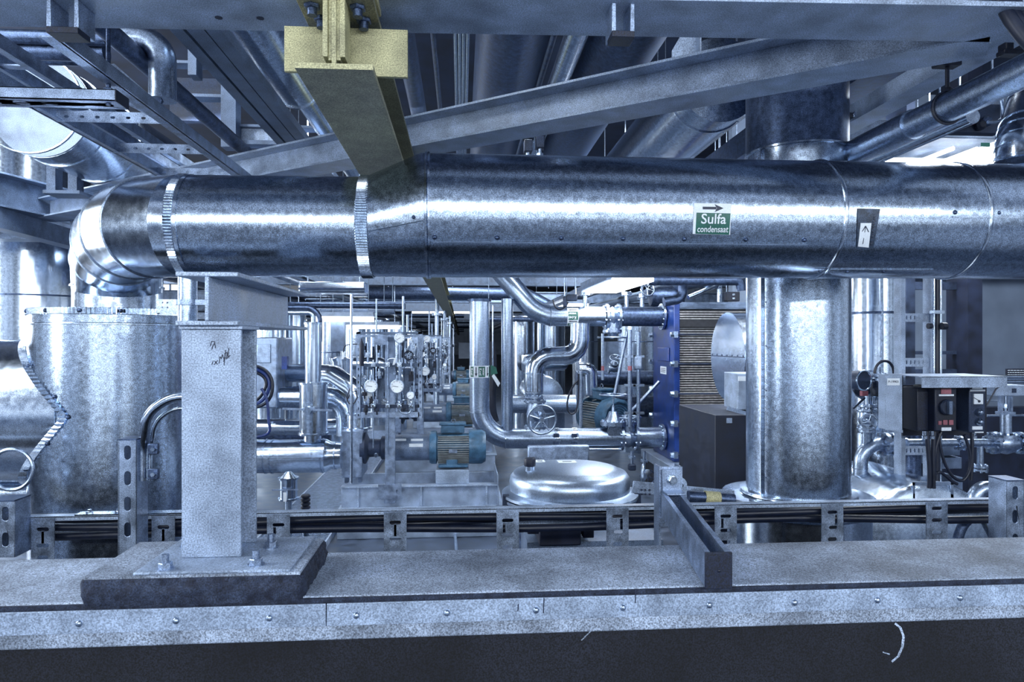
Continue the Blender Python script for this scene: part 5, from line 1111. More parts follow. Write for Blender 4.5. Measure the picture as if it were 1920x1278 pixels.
warrow(1082, 1066, 581, .006, .014, t, I0, rI+.003, X_); warrow(1082, 1066, 602, .006, .014, t, I0, rI+.003, X_)
# bent clad pipe (S shape)
Yj = 5.1; rJ = W(17.5, 1050, Yj)
t = cpipe('bent_clad_pipe', 'clad pipe stepping down in an S bend to the big handwheel valve', [at(1087, 606, Yj), at(1087, 667, Yj), at(1001, 667, Yj), at(1001, 733, Yj)], rJ, .17, 'galvb', n=40, nf=5, seams=((at(1001, 700, Yj), Z_), (at(1087, 632, Yj), Z_)))
m = MB(); flange(m, at(1001, 735, Yj), Z_, rJ*1.0, .012, 12, .007); flange(m, at(1001, 744, Yj), Z_, rJ*1.05, .014, 12, .008); m.tube([at(1001, 736, Yj), at(1001, 752, Yj)], rJ*.7, 24); m.out('flange_pair', 'pipe', t)
valve('gate valve with large bare handwheel facing the viewer', at(1003, 776, Yj+.12), Z_, V((.1, -1, -.06)), .085, W(27, 1008, Yj-.1), .25, L_=.2, spokes=5, ph=.9)
t = cpipe('bare_pipe', 'bare horizontal pipe behind the large handwheel', [at(960, 757, 5.9), at(1078, 757, 5.9)], W(17, 1020, 5.9), mt='pipe', n=36, seams=((at(1060, 757, 5.9), X_), (at(975, 757, 5.9), X_)))
m = MB(); c = at(1020, 742, 6.6); m.lathe([(0, 0), (W(36, 1020, 6.6), 0), (W(38, 1020, 6.6), .02), (W(38, 1020, 6.6), .6)], c, Y_, 48); m.thing('round_vessel_end', 'galvb', 'pale round vessel end behind the big handwheel valve', 'vessel')
cpipe('insulated_elbow', 'pale segmented elbow behind the S bend pipe', [at(1085, 692, 6.0), at(1106, 692, 6.0), at(1108, 740, 6.0)], W(14, 1100, 6.0), .14, 'galvb', nf=4, cat='pipe elbow')
m = MB(); c = at(990, 700, 5.9); m.lathe([(0, 0), (.07, 0.01), (.08, .03), (.08, .5)], at(978, 680, 5.9), V((.8, .6, 0)), 32); m.thing('clad_stub', 'galvb', 'rounded clad stub peeking out left of the S bend', 'pipe stub')
# blue motor facing viewer
mo = motor('blue motor with round fan cowl facing the viewer behind the lower cooling pipe', at(1106, 775, 6.1), .44, .16, ax=V((.40, -.92, 0)).normalized())
# wheels and gear near it
tv = valve('valve with horizontal handwheel in front of the blue motor', at(1150, 806, Yc-.02), Y_, Z_, .06, W(25, 1148, Yc), .285, L_=.1, spokes=4)
m = MB(); flange(m, at(1150, 793, Yc-.02), Z_, .105, .03, 16, .009); m.lathe([(.09, 0), (.05, .05), (.035, .09), (0, .09)], at(1150, 792, Yc-.02), Z_, 24); m.out('bonnet_flange', 'pipe', tv)
for i, (px, y0, y1, r, lab) in enumerate(((1181, 618, 800, .017, 'left of two bare scaffold tubes before the exchanger'), (1197, 622, 800, .015, 'right of two bare scaffold tubes before the exchanger'), (1130, 625, 712, .012, 'thin standing tube above the blue motor'), (1089, 695, 800, .014, 'thin standing tube left of the blue motor'))):
    t = T('scaffold_tube', lab, 'tube', 'standing tubes'); a, b = vt(px, Yc-.12, y0, y1); m = MB(); m.tube([a, b], r, 16); m.out('tube', 'pipe', t)
    if i in (0, 2): q = at(px, 690, Yc-.12); m = MB(); m.cyl(q-Z_*.018, q+Z_*.018, r*1.05, 16); m.out('red_band', 'red', t)
    if i < 2:
        for py in (668, 722, 774): q = at(px, py, Yc-.12); m = MB(); m.box(q, (.09, .03, .018)); m.out('coupler', 'pipe', t)
for i, (a, b) in enumerate((((1153, 737), (1176, 622)), ((1160, 795), (1236, 715)))):
    m = MB(); m.tube([at(*a, Yc-.06), at(*b, Yc-.06)], .013, 12); m.thing('brace_tube', 'pipe', ('steep dark' if i == 0 else 'shallow bright')+' brace tube beside the scaffold tubes', 'tube', 'brace tubes')
t = T('sensor_box', 'small sensor box clamped on the right scaffold tube', 'box'); q = at(1196, 680, Yc-.16); m = MB(); m.box(q, (.055, .04, .10)); m.out('body', 'strut', t, .006); m = MB(); m.box(q-Y_*.021, (.04, .002, .05)); m.out('cover', 'steell', t)
valve('small wheel valve behind the scaffold tubes', at(1151, 690, 6.2), X_, V((0, -.6, .8)), .05, .052, .12, L_=.1)
m = MB(); P = bez(at(1084, 712, 5.2), at(1060, 735, 5.2), at(1058, 775, 5.2), at(1073, 776, 5.2), 10)+bez(at(1073, 776, 5.2), at(1084, 775, 5.2), at(1086, 745, 5.2), at(1085, 700, 5.2), 8)[1:]; m.tube(P, .007, 8); m.thing('hanging_hose', 'rub', 'thin black hose loop left of the blue motor', 'hose')
t = T('dark_pipework', 'dark horizontal pipe behind the scaffold tubes', 'pipe'); m = MB(); m.tube([at(1080, 708, 6.6), at(1240, 708, 6.6)], .07, 24); m.out('pipe_wall', 'dpipe', t)
m = MB(); m.tube([at(1130, 760, 6.3), at(1240, 762, 6.3)], .10, 24); m.thing('dark_pipe', 'dpipe', 'fat dark pipe low between blue motor and exchanger', 'pipe')
m = MB(); a = at(1135, 640, 6.6); b = at(1160, 700, 6.6); m.bb(a.x, b.x, 6.6, 6.8, b.z, a.z); m.thing('partition_sheet', 'steel', 'dark square panel behind the scaffold tubes', 'panel')
m = MB(); a = at(990, 836, 3.9); b = at(1105, 872, 3.9); m.bb(a.x, b.x, 3.9, 3.94, b.z, a.z); m.thing('sheet_guard', 'strut', 'plain sheet guard standing just behind the round lid', 'guard', bevel=.008)
# overhead header and trunking in the middle band
t = cpipe('header_pipe', 'dull header pipe running left above the standing cooling pipes', [at(690, 549, 9.4), at(985, 551, 9.4), at(1060, 590, 9.4)], W(12, 900, 9.4), .35, 'dpipe', n=28)
p = atz(1150, 520, .42); m = MB(); m.bar((p.x, p.y, p.z), (p.x, 9, p.z), .09, .03); m.thing('lighting_trunking', 'strut', 'sloping grey trunking left of the bright lamp at centre right', 'trunking')
def lamp(px, py, Y, w_, l_, label, lay=0):
    t = T('fluorescent_lamp', label, 'lamp', 'hall fluorescent lamps'); q = at(px, py, Y)
    dx, dy = (w_, l_) if lay == 0 else (l_, w_)
    m = MB(); m.box(q+Z_*.035, (dx+.03, dy+.03, .04)); m.out('housing', 'steell', t); m = MB(); m.box(q, (dx, dy, .05)); m.out('diffuser', 'lamp', t)
lamp(1152, 533, 5.0, .28, 1.1, 'bright lamp glowing just below the big pipe at centre')
lamp(1070, 576, 7.3, .22, .9, 'bright lamp behind the hanging cable at centre')
lamp(646, 597, 6.2, .16, .5, 'bright lamp in the left bay above the gauge rack', 1)
lamp(700, 612, 8.2, .16, .6, 'farther bright lamp left above the gauge rack', 1)
lamp(830, 585, 16, .25, 1.4, 'far lamp strip crossing behind the yellow runway beam', 1)
t = T('box_lamp', 'long silver box lamp under the reducer of the big pipe', 'lamp'); a = at(560, 527, 3.2); b = at(684, 549, 3.2); m = MB(); m.bb(a.x, b.x, 3.2, 3.32, b.z, a.z); m.out('housing', 'galvb', t, .006); m = MB(); m.bb(a.x, b.x, 3.19, 3.21, (a.z+b.z)/2-.012, (a.z+b.z)/2-.004); m.out('trim_line', 'dpipe', t)
m = MB(); P = bez(at(1037, 562, 5.0), at(1040, 590, 5.0), at(1062, 580, 5.0), at(1065, 566, 5.0), 10); m.tube(P, .006, 8); m.thing('hanging_cable', 'rub', 'thin dark cable drooping before the lamp at centre', 'cable')
t = T('cable_bracket', 'dark bracket at the end of the drooping cable', 'bracket'); q = at(1072, 558, 5.0); m = MB(); m.box(q, (.08, .04, .05)); m.box(q+V((-.05, 0, -.03)), (.03, .03, .08)); m.out('arm', 'dsteel', t, .008)
# horizontal service pipes under the ceiling, left middle
for i, (x0, x1, y, Y, r, mt) in enumerate(((560, 880, 560, 10.7, .035, 'galv'), (520, 760, 572, 6.0, .03, 'dpipe'), (540, 740, 582, 6.6, .035, 'steel'), (560, 870, 590, 17.5, .07, 'dpipe'), (900, 1060, 598, 7.9, .03, 'dpipe'), (760, 880, 601, 23, .09, 'galv'), (780, 880, 611, 33, .12, 'dpipe'), (790, 870, 619, 45, .12, 'galv'))):
    a, b = hx(x0, x1, y, Y); m = MB(); m.tube([a, b], r, 14)
    m.thing('service_pipe', mt, ('topmost', 'second', 'third', 'fourth', 'fifth', 'sixth', 'seventh', 'lowest')[i]+' of the thin horizontal service pipes under the far ceiling', 'pipe', 'service pipes')
# pipework above the heat exchanger
cpipe('service_pipe', 'dark pipe with end bend just under the big pipe above the exchanger', [at(1215, 526, 4.9), at(1388, 526, 4.9), at(1390, 545, 4.9)], .035, .06, 'dpipe', n=20)
cpipe('service_pipe', 'dark pipe dropping then turning left above the exchanger', [at(1280, 530, 5.0), at(1280, 560, 5.0), at(1245, 566, 5.0)], .035, .08, 'dpipe', n=20)
cpipe('service_pipe', 'bright slanting tube above the exchanger', [at(1290, 556, 5.1), at(1345, 533, 5.1)], .022, mt='galvb', n=16)
cpipe('service_pipe', 'short standing tube right above the exchanger', [at(1349, 532, 5.1), at(1349, 566, 5.1)], .02, mt='galv', n=16)
m = MB(); a = at(1225, 540, 5.9); b = at(1272, 566, 5.9); m.lathe([(0, 0), (.08, .02), (.10, .08), (.10, .3)], at(1215, 556, 5.9), X_, 24); m.thing('small_vessel', 'dpipe', 'small dull vessel above the left corner of the exchanger', 'vessel')
t = T('cable_box', 'dark junction box above the right part of the exchanger', 'box'); q = at(1372, 556, 4.9); m = MB(); m.box(q, (.10, .06, .07)); m.out('body', 'black', t, .005); m = MB(); 
for k in (-1, 1): m.box(q+V((.0, -.032, k*.014)), (.02, .006, .012))
m.out('terminals', 'galvb', t)
# elliptical end of clad vessel
Yd = 4.3; c = at(1363, 668, Yd); Rdk = W(85, 1363, Yd)*.97
t = T('clad_vessel', 'horizontal clad vessel whose round pale end faces left behind the riser', 'vessel')
m = MB(); m.lathe([(0, .0), (Rdk, .0), (Rdk, .012), (Rdk*.985, .014), (Rdk*.985, .5)], (c.x, Yd, c.z), X_, 72); m.out('jacket', 'galvb', t)
m = MB(); m.bb(c.x-.003, c.x, Yd-Rdk*.98, Yd+Rdk*.98, c.z-.003, c.z+.003); m.out('lap_seam', 'dpipe', t)
for k in range(7): m = MB(); m.dome((c.x, Yd-Rdk*.9+Rdk*.3*k, c.z+.008), -X_, .006, .004, 8); m.out('rivet', 'dpipe', t)
t = T('sheet_box', 'pale upright sheet box between clad vessel and riser', 'box'); a = at(1384, 700, 3.6); b = at(1402, 768, 3.6); m = MB(); m.bb(a.x, b.x+.1, 3.6, 3.8, b.z, a.z); m.out('body', 'steell', t, .004); m = MB(); m.bb(a.x, b.x+.1, 3.594, 3.6, a.z-.04, a.z-.015); m.out('label', 'white', t)
# black cabinet
t = T('black_cabinet', 'black steel cabinet standing left of the riser before the exchanger', 'cabinet')
a = at(1341, 778, 3.5); b = at(1420, 940, 3.5); m = MB(); m.bb(a.x, b.x+.25, 3.5, 4.1, 0, a.z); m.out('body', 'black', t, .004)
m = MB(); q = at(1367, 788, 3.5); m.box(q-Y_*.002, (.030, .004, .026)); m.out('label', 'steell', t)
m = MB(); m.bar(at(1364, 765, 3.46), at(1404, 776, 3.46), .02, .02); m.out('lid_handle', 'pipe', t)
# ================================================================ ROUND LID VESSEL
Yh = 3.05; c = at(1068, 905, Yh); R1 = W(113, 1068, Yh); R2 = W(127, 1068, Yh)
zr_ = at(1068, 921, Yh).z; zt_ = at(1068, 874, Yh).z; H = zt_-zr_
t = T('sunken_vessel', 'shiny round domed lid of a sunken vessel behind the cable tray', 'vessel lid')
m = MB(); m.lathe([(0, H), (R1*.72, H*.99), (R1*.80, H*.94), (R1*.86, H*.86), (R1*.93, H*.80), (R1*.985, H*.62), (R1, H*.42), (R1*.99, H*.25), (R1*.985, .012), (R1*1.03, .004), (R2, 0), (R2, -.012), (0, -.012)], (c.x, Yh, zr_), Z_, 128); m.out('dome', 'brush', t, ang=60)
m = MB(); m.lathe([(R2*.97, -.016), (R2, -.018), (R2, -.03), (0, -.03)], (c.x, Yh, zr_), Z_, 128); m.out('clamp_ring', 'galvb', t)
m = MB(); m.lathe([(0, -.03), (R2*.9, -.03), (R2*.9, -.09), (R2*.82, -.10), (R2*.82, -zr_+0.0), (0, -zr_)], (c.x, Yh, zr_), Z_, 96); m.out('vessel_wall', 'dpipe', t)
q = at(993, 866, Yh-.05); zk = zr_+H*.72; m = MB(); m.cyl((q.x, Yh-.06, zr_+H*.5), (q.x, Yh-.06, zt_+.035), .020, 20); m.out('vent_neck', 'pipe', t)
m = MB(); m.lathe([(0, 0), (.024, 0), (.026, .006), (.026, .030), (.022, .036), (0, .036)], (q.x, Yh-.06, zt_+.015), Z_, 24); m.out('vent_cap', 'black', t, label='black cap')
for (px, py, w_, d_) in ((1012, 864, .048, .05), (1063, 865, .085, .055)):
    q = at(px, py, Yh-.03); q = atz(px, py, zt_+.001-CH); m = MB(); m.box((q.x, q.y, zt_+.0008), (w_, d_*1.2, .0016)); st = m.out('sticker', 'white', t); m = MB(); m.box((q.x, q.y, zt_+.0018), (w_*.5, d_*.3, .0006)); m.out('print', 'tape', st)
for k in range(4):
    th = -PI/2+.9*(k-1.5); q = V((c.x+math.cos(th)*R2*.98, Yh+math.sin(th)*R2*.98, zr_-.02)); m = MB(); m.box(q, (.03, .03, .05)); m.out('toggle_clamp', 'dsteel', t, .003)
t = T('drive_unit', 'dark motor box under the round lid seen below the tray rail', 'motor'); a = at(990, 978, 2.4); b = at(1116, 1022, 2.4)
m = MB(); m.bb(a.x+.04, b.x-.05, 2.4, 2.6, b.z, a.z); m.out('body', 'black', t, .006); m = MB(); m.bb(a.x, a.x+.05, 2.42, 2.55, a.z-.05, a.z-.01); m.bb(b.x-.04, b.x, 2.42, 2.55, b.z+.02, a.z); m.out('connector', 'black', t, .004)
m = MB(); q = at(1060, 984, 2.395); m.box(q, (.016, .01, .018)); m.out('catch', 'galvb', t)
m = MB(); m.bb(c.x-.25, c.x+.25, 2.45, 2.7, .0, b.z); m.thing('machine_base', 'steel', 'grey machine base beneath the dark motor box', 'base')
m = MB(); P = [atz(852, 985, -1.199), atz(856, 1040, -1.199)]; m.tube([P[0]+Z_*.01, P[1]+Z_*.01], .012, 10); m.thing('floor_conduit', 'galvb', 'short bright conduit lying on the floor behind the ledge', 'conduit')
# clamp arm left of riser
t = T('clamp_arm', 'slanting perforated arm with pipe stub and yellow band before the riser', 'bracket')
Yk2 = 1.98; a = at(1186, 912, Yk2); b = at(1376, 930, Yk2); m = MB(); m.bar(a, b, .004, .035); m.out('flat_bar', 'strut', t, .001)
m = MB(); m.tube([at(1290, 930, Yk2-.03), at(1376, 936, Yk2-.03)], .017, 20); m.out('pipe_stub', 'dpipe', t); m = MB(); m.tube([at(1321, 931.5, Yk2-.03), at(1349, 933.5, Yk2-.03)], .0185, 20); m.out('yellow_band', 'yel', t)
for px in (1203, 1210, 1218):
    for py in (918, 926): q = at(px, py, Yk2-.004); m = MB(); m.cyl(q, q-Y_*.002, .003, 8); m.out('hole', 'ink', t)
t = T('bolt_tab', 'round topped tab with bolt above the channel arm', 'tab'); q = at(1273, 908, 1.75); m = MB(); m.lathe([(0, 0), (.02, 0), (.02, .006), (0, .006)], q, -Y_, 24); m.box(q-Z_*.02, (.04, .006, .04)); m.out('tab', 'strut', t); m = MB(); m.hexb(q-Y_*.006, -Y_, .009, .008); m.out('bolt', 'galvb', t)
t = T('handwheel_valve', 'handwheel seen edge on between round lid and black base block', 'valve'); q = at(1206, 893, 3.6); m = MB(); m.cyl(q, q+V((.05, .1, 0)), .02, 14); m.out('body', 'pipe', t); wheel(t, q, V((1, -.35, 0)), W(21, 1206, 3.6), .008, 5, 'pipe')
# ================================================================ RIGHT BAY
m = MB(); xr0 = at(1590, 800, 4.6).x; m.bb(xr0, 7, 4.6, 4.7, 0, at(1700, 765, 4.6).z); m.thing('shade_backdrop', 'black', 'black screen standing in for shade low behind the valves in the right bay', 'backdrop')  # added black sheet, gives the shaded background its darkness
m = MB(); a = at(1815, 525, 4.2); b = at(1842, 700, 4.2); m.bb(a.x, b.x, 4.2, 4.4, 0, 3.4); m.thing('steel_column', 'black', 'dark steel column before the pale wall at right', 'column')
m = MB(); a = at(1700, 525, 3.9); b = at(1716, 700, 3.9); m.bb(a.x, b.x, 3.9, 4.1, 0, 3.4); m.thing('steel_column', 'dsteel', 'dark narrow column behind the vertical ladder tray', 'column')
m = MB(); a = at(1716, 658, 4.3); b = at(1815, 664, 4.3); m.bb(a.x, b.x, 4.3, 4.34, b.z, a.z); a = at(1716, 528, 4.3); b = at(1840, 543, 4.3); m.bb(a.x, b.x, 4.3, 4.34, b.z, a.z); m.bb(at(1716, 690, 4.3).x, at(1840, 690, 4.3).x, 4.3, 4.34, at(1716, 702, 4.3).z, at(1716, 692, 4.3).z); m.thing('wall_rail', 'dsteel', 'dark horizontal rails between the columns at right', 'rail')
m = MB(); a = at(1790, 545, 4.5); b = at(1815, 655, 4.5); m.bb(a.x, b.x, 4.45, 4.5, b.z, a.z); m.thing('wall_pilaster', 'steel', 'grey upright panel left of the dark steel column', 'panel')
# vertical ladder tray
Yv2 = 2.75
t = T('ladder_tray', 'vertical cable ladder with slotted rungs right of the bright tank', 'cable tray')
for (x0, x1) in ((1690, 1698), (1745, 1750)):
    a = at(x0, 480, Yv2); b = at(x1, 940, Yv2); m = MB(); m.bb(a.x, b.x, Yv2, Yv2+.05, b.z, a.z); m.out('side_rail', 'steell', t, .001)
for py in (595, 679, 758, 845):
    a = at(1698, py-8, Yv2); b = at(1746, py+8, Yv2); w_ = b.x-a.x; h = a.z-b.z; m = MB(); m.plate(rect(0, w_, 0, h), [stadium(.012+k*(w_-.024)/5, h/2, h*.5, .006, True, 3) for k in range(6)], (a.x, Yv2+.01, b.z), X_, Z_, -.003); m.out('rung', 'steell', t)
for i, (px, r, mt) in enumerate(((1756, .013, 'rub'), (1763, .007, 'galvb'), (1751, .006, 'galvb'))):
    a, b = vt(px, Yv2+.0, 480, 940 if i != 2 else 705); m = MB(); m.tube([a, b], r, 14); m.thing('riser_conduit', mt, ('thick black', 'right bright', 'left bright')[i]+' conduit fixed along the vertical cable ladder', 'conduit', 'conduits on the vertical ladder')
t = T('conduit_clamp', 'small clamp with black knobs on the vertical conduits', 'clamp'); q = at(1755, 611, Yv2-.03); m = MB(); m.cyl(q-X_*.035, q-X_*.02, .012, 12); m.cyl(q+X_*.025, q+X_*.045, .015, 12); m.out('knob', 'black', t); m = MB(); q = at(1757, 585, Yv2-.02); m.box(q, (.045, .03, .014)); m.out('strap', 'galvb', t)
# hood and switch boxes
Yq = 2.55
t = T('sheet_hood', 'bent sheet hood with side panel and tag over the switch boxes', 'hood')
a = at(1690, 704, Yq); b = at(1843, 722, Yq); m = MB(); m.bb(a.x, b.x, Yq-.12, Yq-.117, b.z, a.z+.002); m.bb(a.x, b.x, Yq-.12, Yq+.1, a.z, a.z+.003); m.out('hood', 'steell', t)
a = at(1661, 704, Yq-.05); b = at(1693, 806, Yq-.05); m = MB(); m.bb(a.x, b.x, Yq-.05, Yq-.045, b.z, a.z); m.bb(b.x-.003, b.x, Yq-.05, Yq+.1, b.z-.01, a.z); m.out('side_panel', 'steell', t)
q0 = at(1663.5, 709, Yq-.052); q1 = at(1687, 722, Yq-.052); m = MB(); m.bb(q0.x, q1.x, Yq-.0525, Yq-.0505, q1.z, q0.z); tg = m.out('tag_plate', 'white', t)
c_ = at(1675.3, 715.5, Yq-.0535); text('P-19903', .0125, 'ink', 'tag_lettering', tg, c_, X_, Z_)
t = T('isolator_switch', 'black isolator box with round rotary handle and red labels', 'switch box')
a = at(1713, 726, Yq); b = at(1753, 806, Yq); m = MB(); m.bb(a.x, b.x, Yq-.02, Yq+.07, b.z, a.z); m.out('terminal_box', 'black', t, .004)
a = at(1753, 724, Yq-.06); b = at(1794, 808, Yq-.06); m = MB(); m.bb(a.x, b.x, Yq-.06, Yq+.07, b.z, a.z); m.out('housing', 'black', t, .005)
q = at(1774, 763, Yq-.062); m = MB(); m.lathe([(0, 0), (.030, 0), (.030, .01), (.026, .014), (0, .014)], q, -Y_, 32); kn = m.out('rotary_knob', 'dsteel', t); m = MB(); m.box(q-Y_*.018, (.013, .016, .05)); m.out('grip', 'steel', kn)
for (x0, x1, y0, y1, mt) in ((1764, 1783, 728, 738, 'red'), (1760, 1788, 739, 742, 'white'), (1759, 1765, 789, 796, 'red'), (1768, 1776, 787, 796, 'red'), (1779, 1787, 787, 796, 'red'), (1765, 1783, 801, 807, 'white')):
    a = at(x0, y0, Yq-.061); b = at(x1, y1, Yq-.061); m = MB(); m.bb(a.x, b.x, Yq-.063, Yq-.06, b.z, a.z); m.out('label', mt, t)
t = T('control_station', 'narrow black control station with meter and two round pilot lamps', 'switch box')
a = at(1817, 724, Yq-.03); b = at(1848, 811, Yq-.03); m = MB(); m.bb(a.x, b.x, Yq-.03, Yq+.06, b.z, a.z); m.out('housing', 'dsteel', t, .005)
a = at(1825, 738, Yq-.032); b = at(1842, 757, Yq-.032); m = MB(); m.bb(a.x, b.x, Yq-.036, Yq-.03, b.z, a.z); mm = m.out('meter', 'white', t); m = MB(); m.bar(at(1838, 752, Yq-.038), at(1826, 745, Yq-.038), .002, .001, Y_); m.cyl(at(1836, 752, Yq-.036), at(1836, 752, Yq-.039), .005, 12); m.out('needle', 'ink', mm)
for py in (772, 790): q = at(1834, py, Yq-.03); m = MB(); m.lathe([(0, 0), (.014, 0), (.014, .01), (.010, .016), (.006, .020), (0, .021)], q, -Y_, 20); m.out('pilot_lamp', 'pipe', t)
for (x0, x1, y0, y1) in ((1823, 1842, 724, 729), (1819, 1847, 730, 733), (1823, 1842, 799, 805), (1828, 1844, 809, 811)):
    a = at(x0, y0, Yq-.032); b = at(x1, y1, Yq-.032); m = MB(); m.bb(a.x, b.x, Yq-.033, Yq-.03, b.z, a.z); m.out('label', 'white', t)
t = T('mounting_plate', 'dark backing plate behind the isolator and control station', 'plate'); a = at(1693, 722, Yq+.11); b = at(1850, 815, Yq+.11); m = MB(); m.bb(a.x, b.x, Yq+.11, Yq+.12, b.z, a.z); m.out('plate', 'black', t)
# cables below boxes
for i, (p0, p1, p2, p3, r, mt) in enumerate((((1738, 808), (1740, 850), (1745, 880), (1742, 915), .008, 'rub'), ((1752, 808), (1748, 840), (1750, 880), (1750, 915), .009, 'rub'), ((1765, 808), (1745, 850), (1756, 880), (1748, 915), .007, 'rub'), ((1760, 812), (1765, 880), (1790, 905), (1806, 900), .006, 'rub'), ((1806, 900), (1830, 880), (1818, 840), (1808, 815), .006, 'rub'), ((1822, 812), (1824, 850), (1822, 880), (1820, 900), .007, 'rub'), ((1757, 886), (1768, 880), (1775, 900), (1795, 907), .006, 'rub'))):
    P = bez(at(*p0, Yq-.02), at(*p1, Yq-.02), at(*p2, Yq-.02), at(*p3, Yq-.02), 12); m = MB(); m.tube(P, r, 10)
    m.thing('box_cable', mt, ('leftmost cable dropping from the isolator', 'second cable dropping from the isolator', 'third cable dropping from the isolator', 'left half of the long cable loop under the switch boxes', 'right half of the long cable loop under the switch boxes', 'cable dropping from the control station', 'short cable curl beside the vertical ladder')[i], 'cable', 'cables below the switch boxes')
for i, px in enumerate((1733, 1747, 1826)):
    q = at(px, 815, Yq-.02); m = MB(); m.lathe([(0, 0), (.011, 0), (.011, .012), (.008, .014), (.008, .03), (0, .03)], q-Z_*.015, Z_, 12); m.thing('cable_gland', 'galvb', ('left', 'middle', 'right')[i]+' bright cable gland under the switch boxes', 'gland', 'cable glands')
# left valve cluster of the right bay
Yw = 2.9
m = MB(); c = at(1627, 722, 3.05); m.lathe([(0, 0), (W(29, 1627, 3.05), .0), (W(29, 1627, 3.05), .03), (0, .2)], c, V((-.2, -1, 0)), 40); m.thing('clad_stub', 'galvb', 'round pale clad cap on the tank right of the riser', 'cap')
t = T('transmitter', 'round dark transmitter head fixed before the pale clad cap', 'transmitter'); c = at(1620, 713, 2.85); m = MB(); m.lathe([(0, 0), (.042, 0), (.044, .02), (.036, .08), (0, .08)], c, V((-.3, 1, 0)), 28); m.out('head', 'dsteel', t); m = MB(); m.torus(c, V((-.3, 1, 0)), .043, .004, 28, 6); m.out('rim', 'galvb', t)
m = MB(); a = at(1617, 733, 2.82); b = at(1628, 742, 2.82); m.bb(a.x, b.x, 2.82, 2.84, b.z, a.z); m.out('red_cap', 'red', t)
t = T('valve_manifold', 'stacked flanges and small pipes between riser and sheet hood', 'valve'); 
for (px, py, R) in ((1646, 703, .034), (1646, 711, .034), (1627, 760, .040), (1627, 768, .040), (1625, 800, .038), (1625, 807, .038)):
    m = MB(); flange(m, at(px, py, Yw), Z_, R, .010, 8, .005); m.out('flange', 'pipe', t)
for (px, y0, y1, r) in ((1646, 688, 725, .012), (1627, 740, 830, .013), (1636, 745, 830, .009), (1622, 805, 835, .012)):
    a, b = vt(px, Yw, y0, y1); m = MB(); m.tube([a, b], r, 14); m.out('tube', 'pipe', t)
m = MB(); m.lathe([(0, 0), (.03, .0), (.036, .03), (.03, .07), (0, .08)], at(1648, 742, Yw), Z_, 20); m.out('bulb', 'dsteel', t)
m = MB(); m.bar(at(1600, 765, Yw-.06), at(1622, 745, Yw-.06), .007, .007); m.out('lever', 'galvb', t)
valve('small handwheel valve right beside the vertical riser', at(1622, 786, Yw), Z_, V((-.35, -.9, 0)), .035, W(13, 1609, Yw), .09, L_=.08, spokes=3)
t = cpipe('flanged_elbow', 'bare flanged elbow pipe turning down right of the riser', [at(1700, 832, Yw), at(1614, 832, Yw), at(1613, 905, Yw)], W(12.5, 1640, Yw), .10, 'pipe', n=32, cat='pipe elbow', seams=((at(1613, 877, Yw), Z_),))
for px in (1659, 1672): m = MB(); flange(m, at(px, 832, Yw), X_, W(23, 1660, Yw)*.95, .016, 8, .011); m.out('flange', 'pipe', t)
m = MB(); P = [at(x, y, Yw-.09) for x, y in ((1675, 854), (1679, 853), (1683, 876), (1678, 878))]; o = P[0]; m.plate([((p-o).x, (p-o).z) for p in P], [], o, X_, Z_, .001); m.thing('paper_tag', 'white', 'long white tag hanging from the flanged elbow', 'tag')
m = MB(); P = bez(at(1640, 700, Yw-.05), at(1640, 670, Yw-.05), at(1678, 665, Yw-.05), at(1676, 705, Yw-.05), 12); m.tube(P, .006, 8); m.thing('black_cable', 'rub', 'black cable arching over the stacked flanges', 'cable')
# horizontal line with control valve
Yz = 2.8
t = cpipe('flanged_line', 'bare horizontal pipe with flanges at the right under the switch boxes', [at(1700, 830, Yz), at(1990, 830, Yz)], .018, mt='pipe', n=20)
for px in (1800, 1862, 1912): m = MB(); flange(m, at(px, 830, Yz), X_, .048 if px > 1850 else .03, .014, 8, .008); m.out('flange', 'pipe', t)
t = T('control_valve', 'control valve with yoke and pale actuator box at the right edge', 'valve')
m = MB(); m.lathe([(0, 0), (.034, 0), (.044, .03), (.05, .055), (.044, .08), (.034, .11), (0, .11)], at(1862, 830, Yz), X_, 24); m.out('body', 'pipe', t)
m = MB(); q = at(1886, 817, Yz); flange(m, q, Z_, .045, .012, 6, .008); m.cyl(q, at(1886, 775, Yz), .022, 18); m.out('bonnet', 'pipe', t)
m = MB(); a = at(1874, 773, Yz); b = at(1896, 742, Yz); m.bb(a.x, a.x+.008, Yz-.01, Yz+.01, a.z, b.z); m.bb(b.x-.008, b.x, Yz-.01, Yz+.01, a.z, b.z); m.bb(a.x-.004, b.x+.004, Yz-.02, Yz+.02, a.z-.008, a.z+.004); m.out('yoke', 'strut', t); m = MB(); m.cyl(at(1885, 775, Yz), at(1885, 742, Yz), .005, 10); m.hexb(at(1885, 765, Yz), Z_, .01, .02); m.out('stem', 'pipe', t)
m = MB(); a = at(1866, 722, Yz-.04); b = at(1925, 742, Yz-.04); m.bb(a.x, b.x, Yz-.04, Yz+.04, b.z, a.z); m.out('actuator', 'steell', t, .004); m = MB(); a = at(1898, 728, Yz-.042); b = at(1906, 736, Yz-.042); m.bb(a.x, b.x, Yz-.042, Yz-.04, b.z, a.z); m.out('window', 'dsteel', t)
t = T('notice_board', 'dark board with rows of small pale print at the right edge', 'sign'); a = at(1888, 691, 3.2); b = at(1960, 712, 3.2); m = MB(); m.bb(a.x, b.x, 3.2, 3.21, b.z, a.z); m.out('board', 'black', t)
m = MB(); rnd = random.Random(5)
for r in range(5):
    x = 1890
    while x < 1950: w_ = rnd.uniform(2, 5); p = at(x, 694+r*4, 3.198); q = at(x+w_, 694+r*4, 3.198); m.bb(p.x, q.x, 3.198, 3.2, p.z-.0016, p.z+.0016); x += w_+1.5
o = m.out('print', 'white', t); o['kind'] = 'stuff'
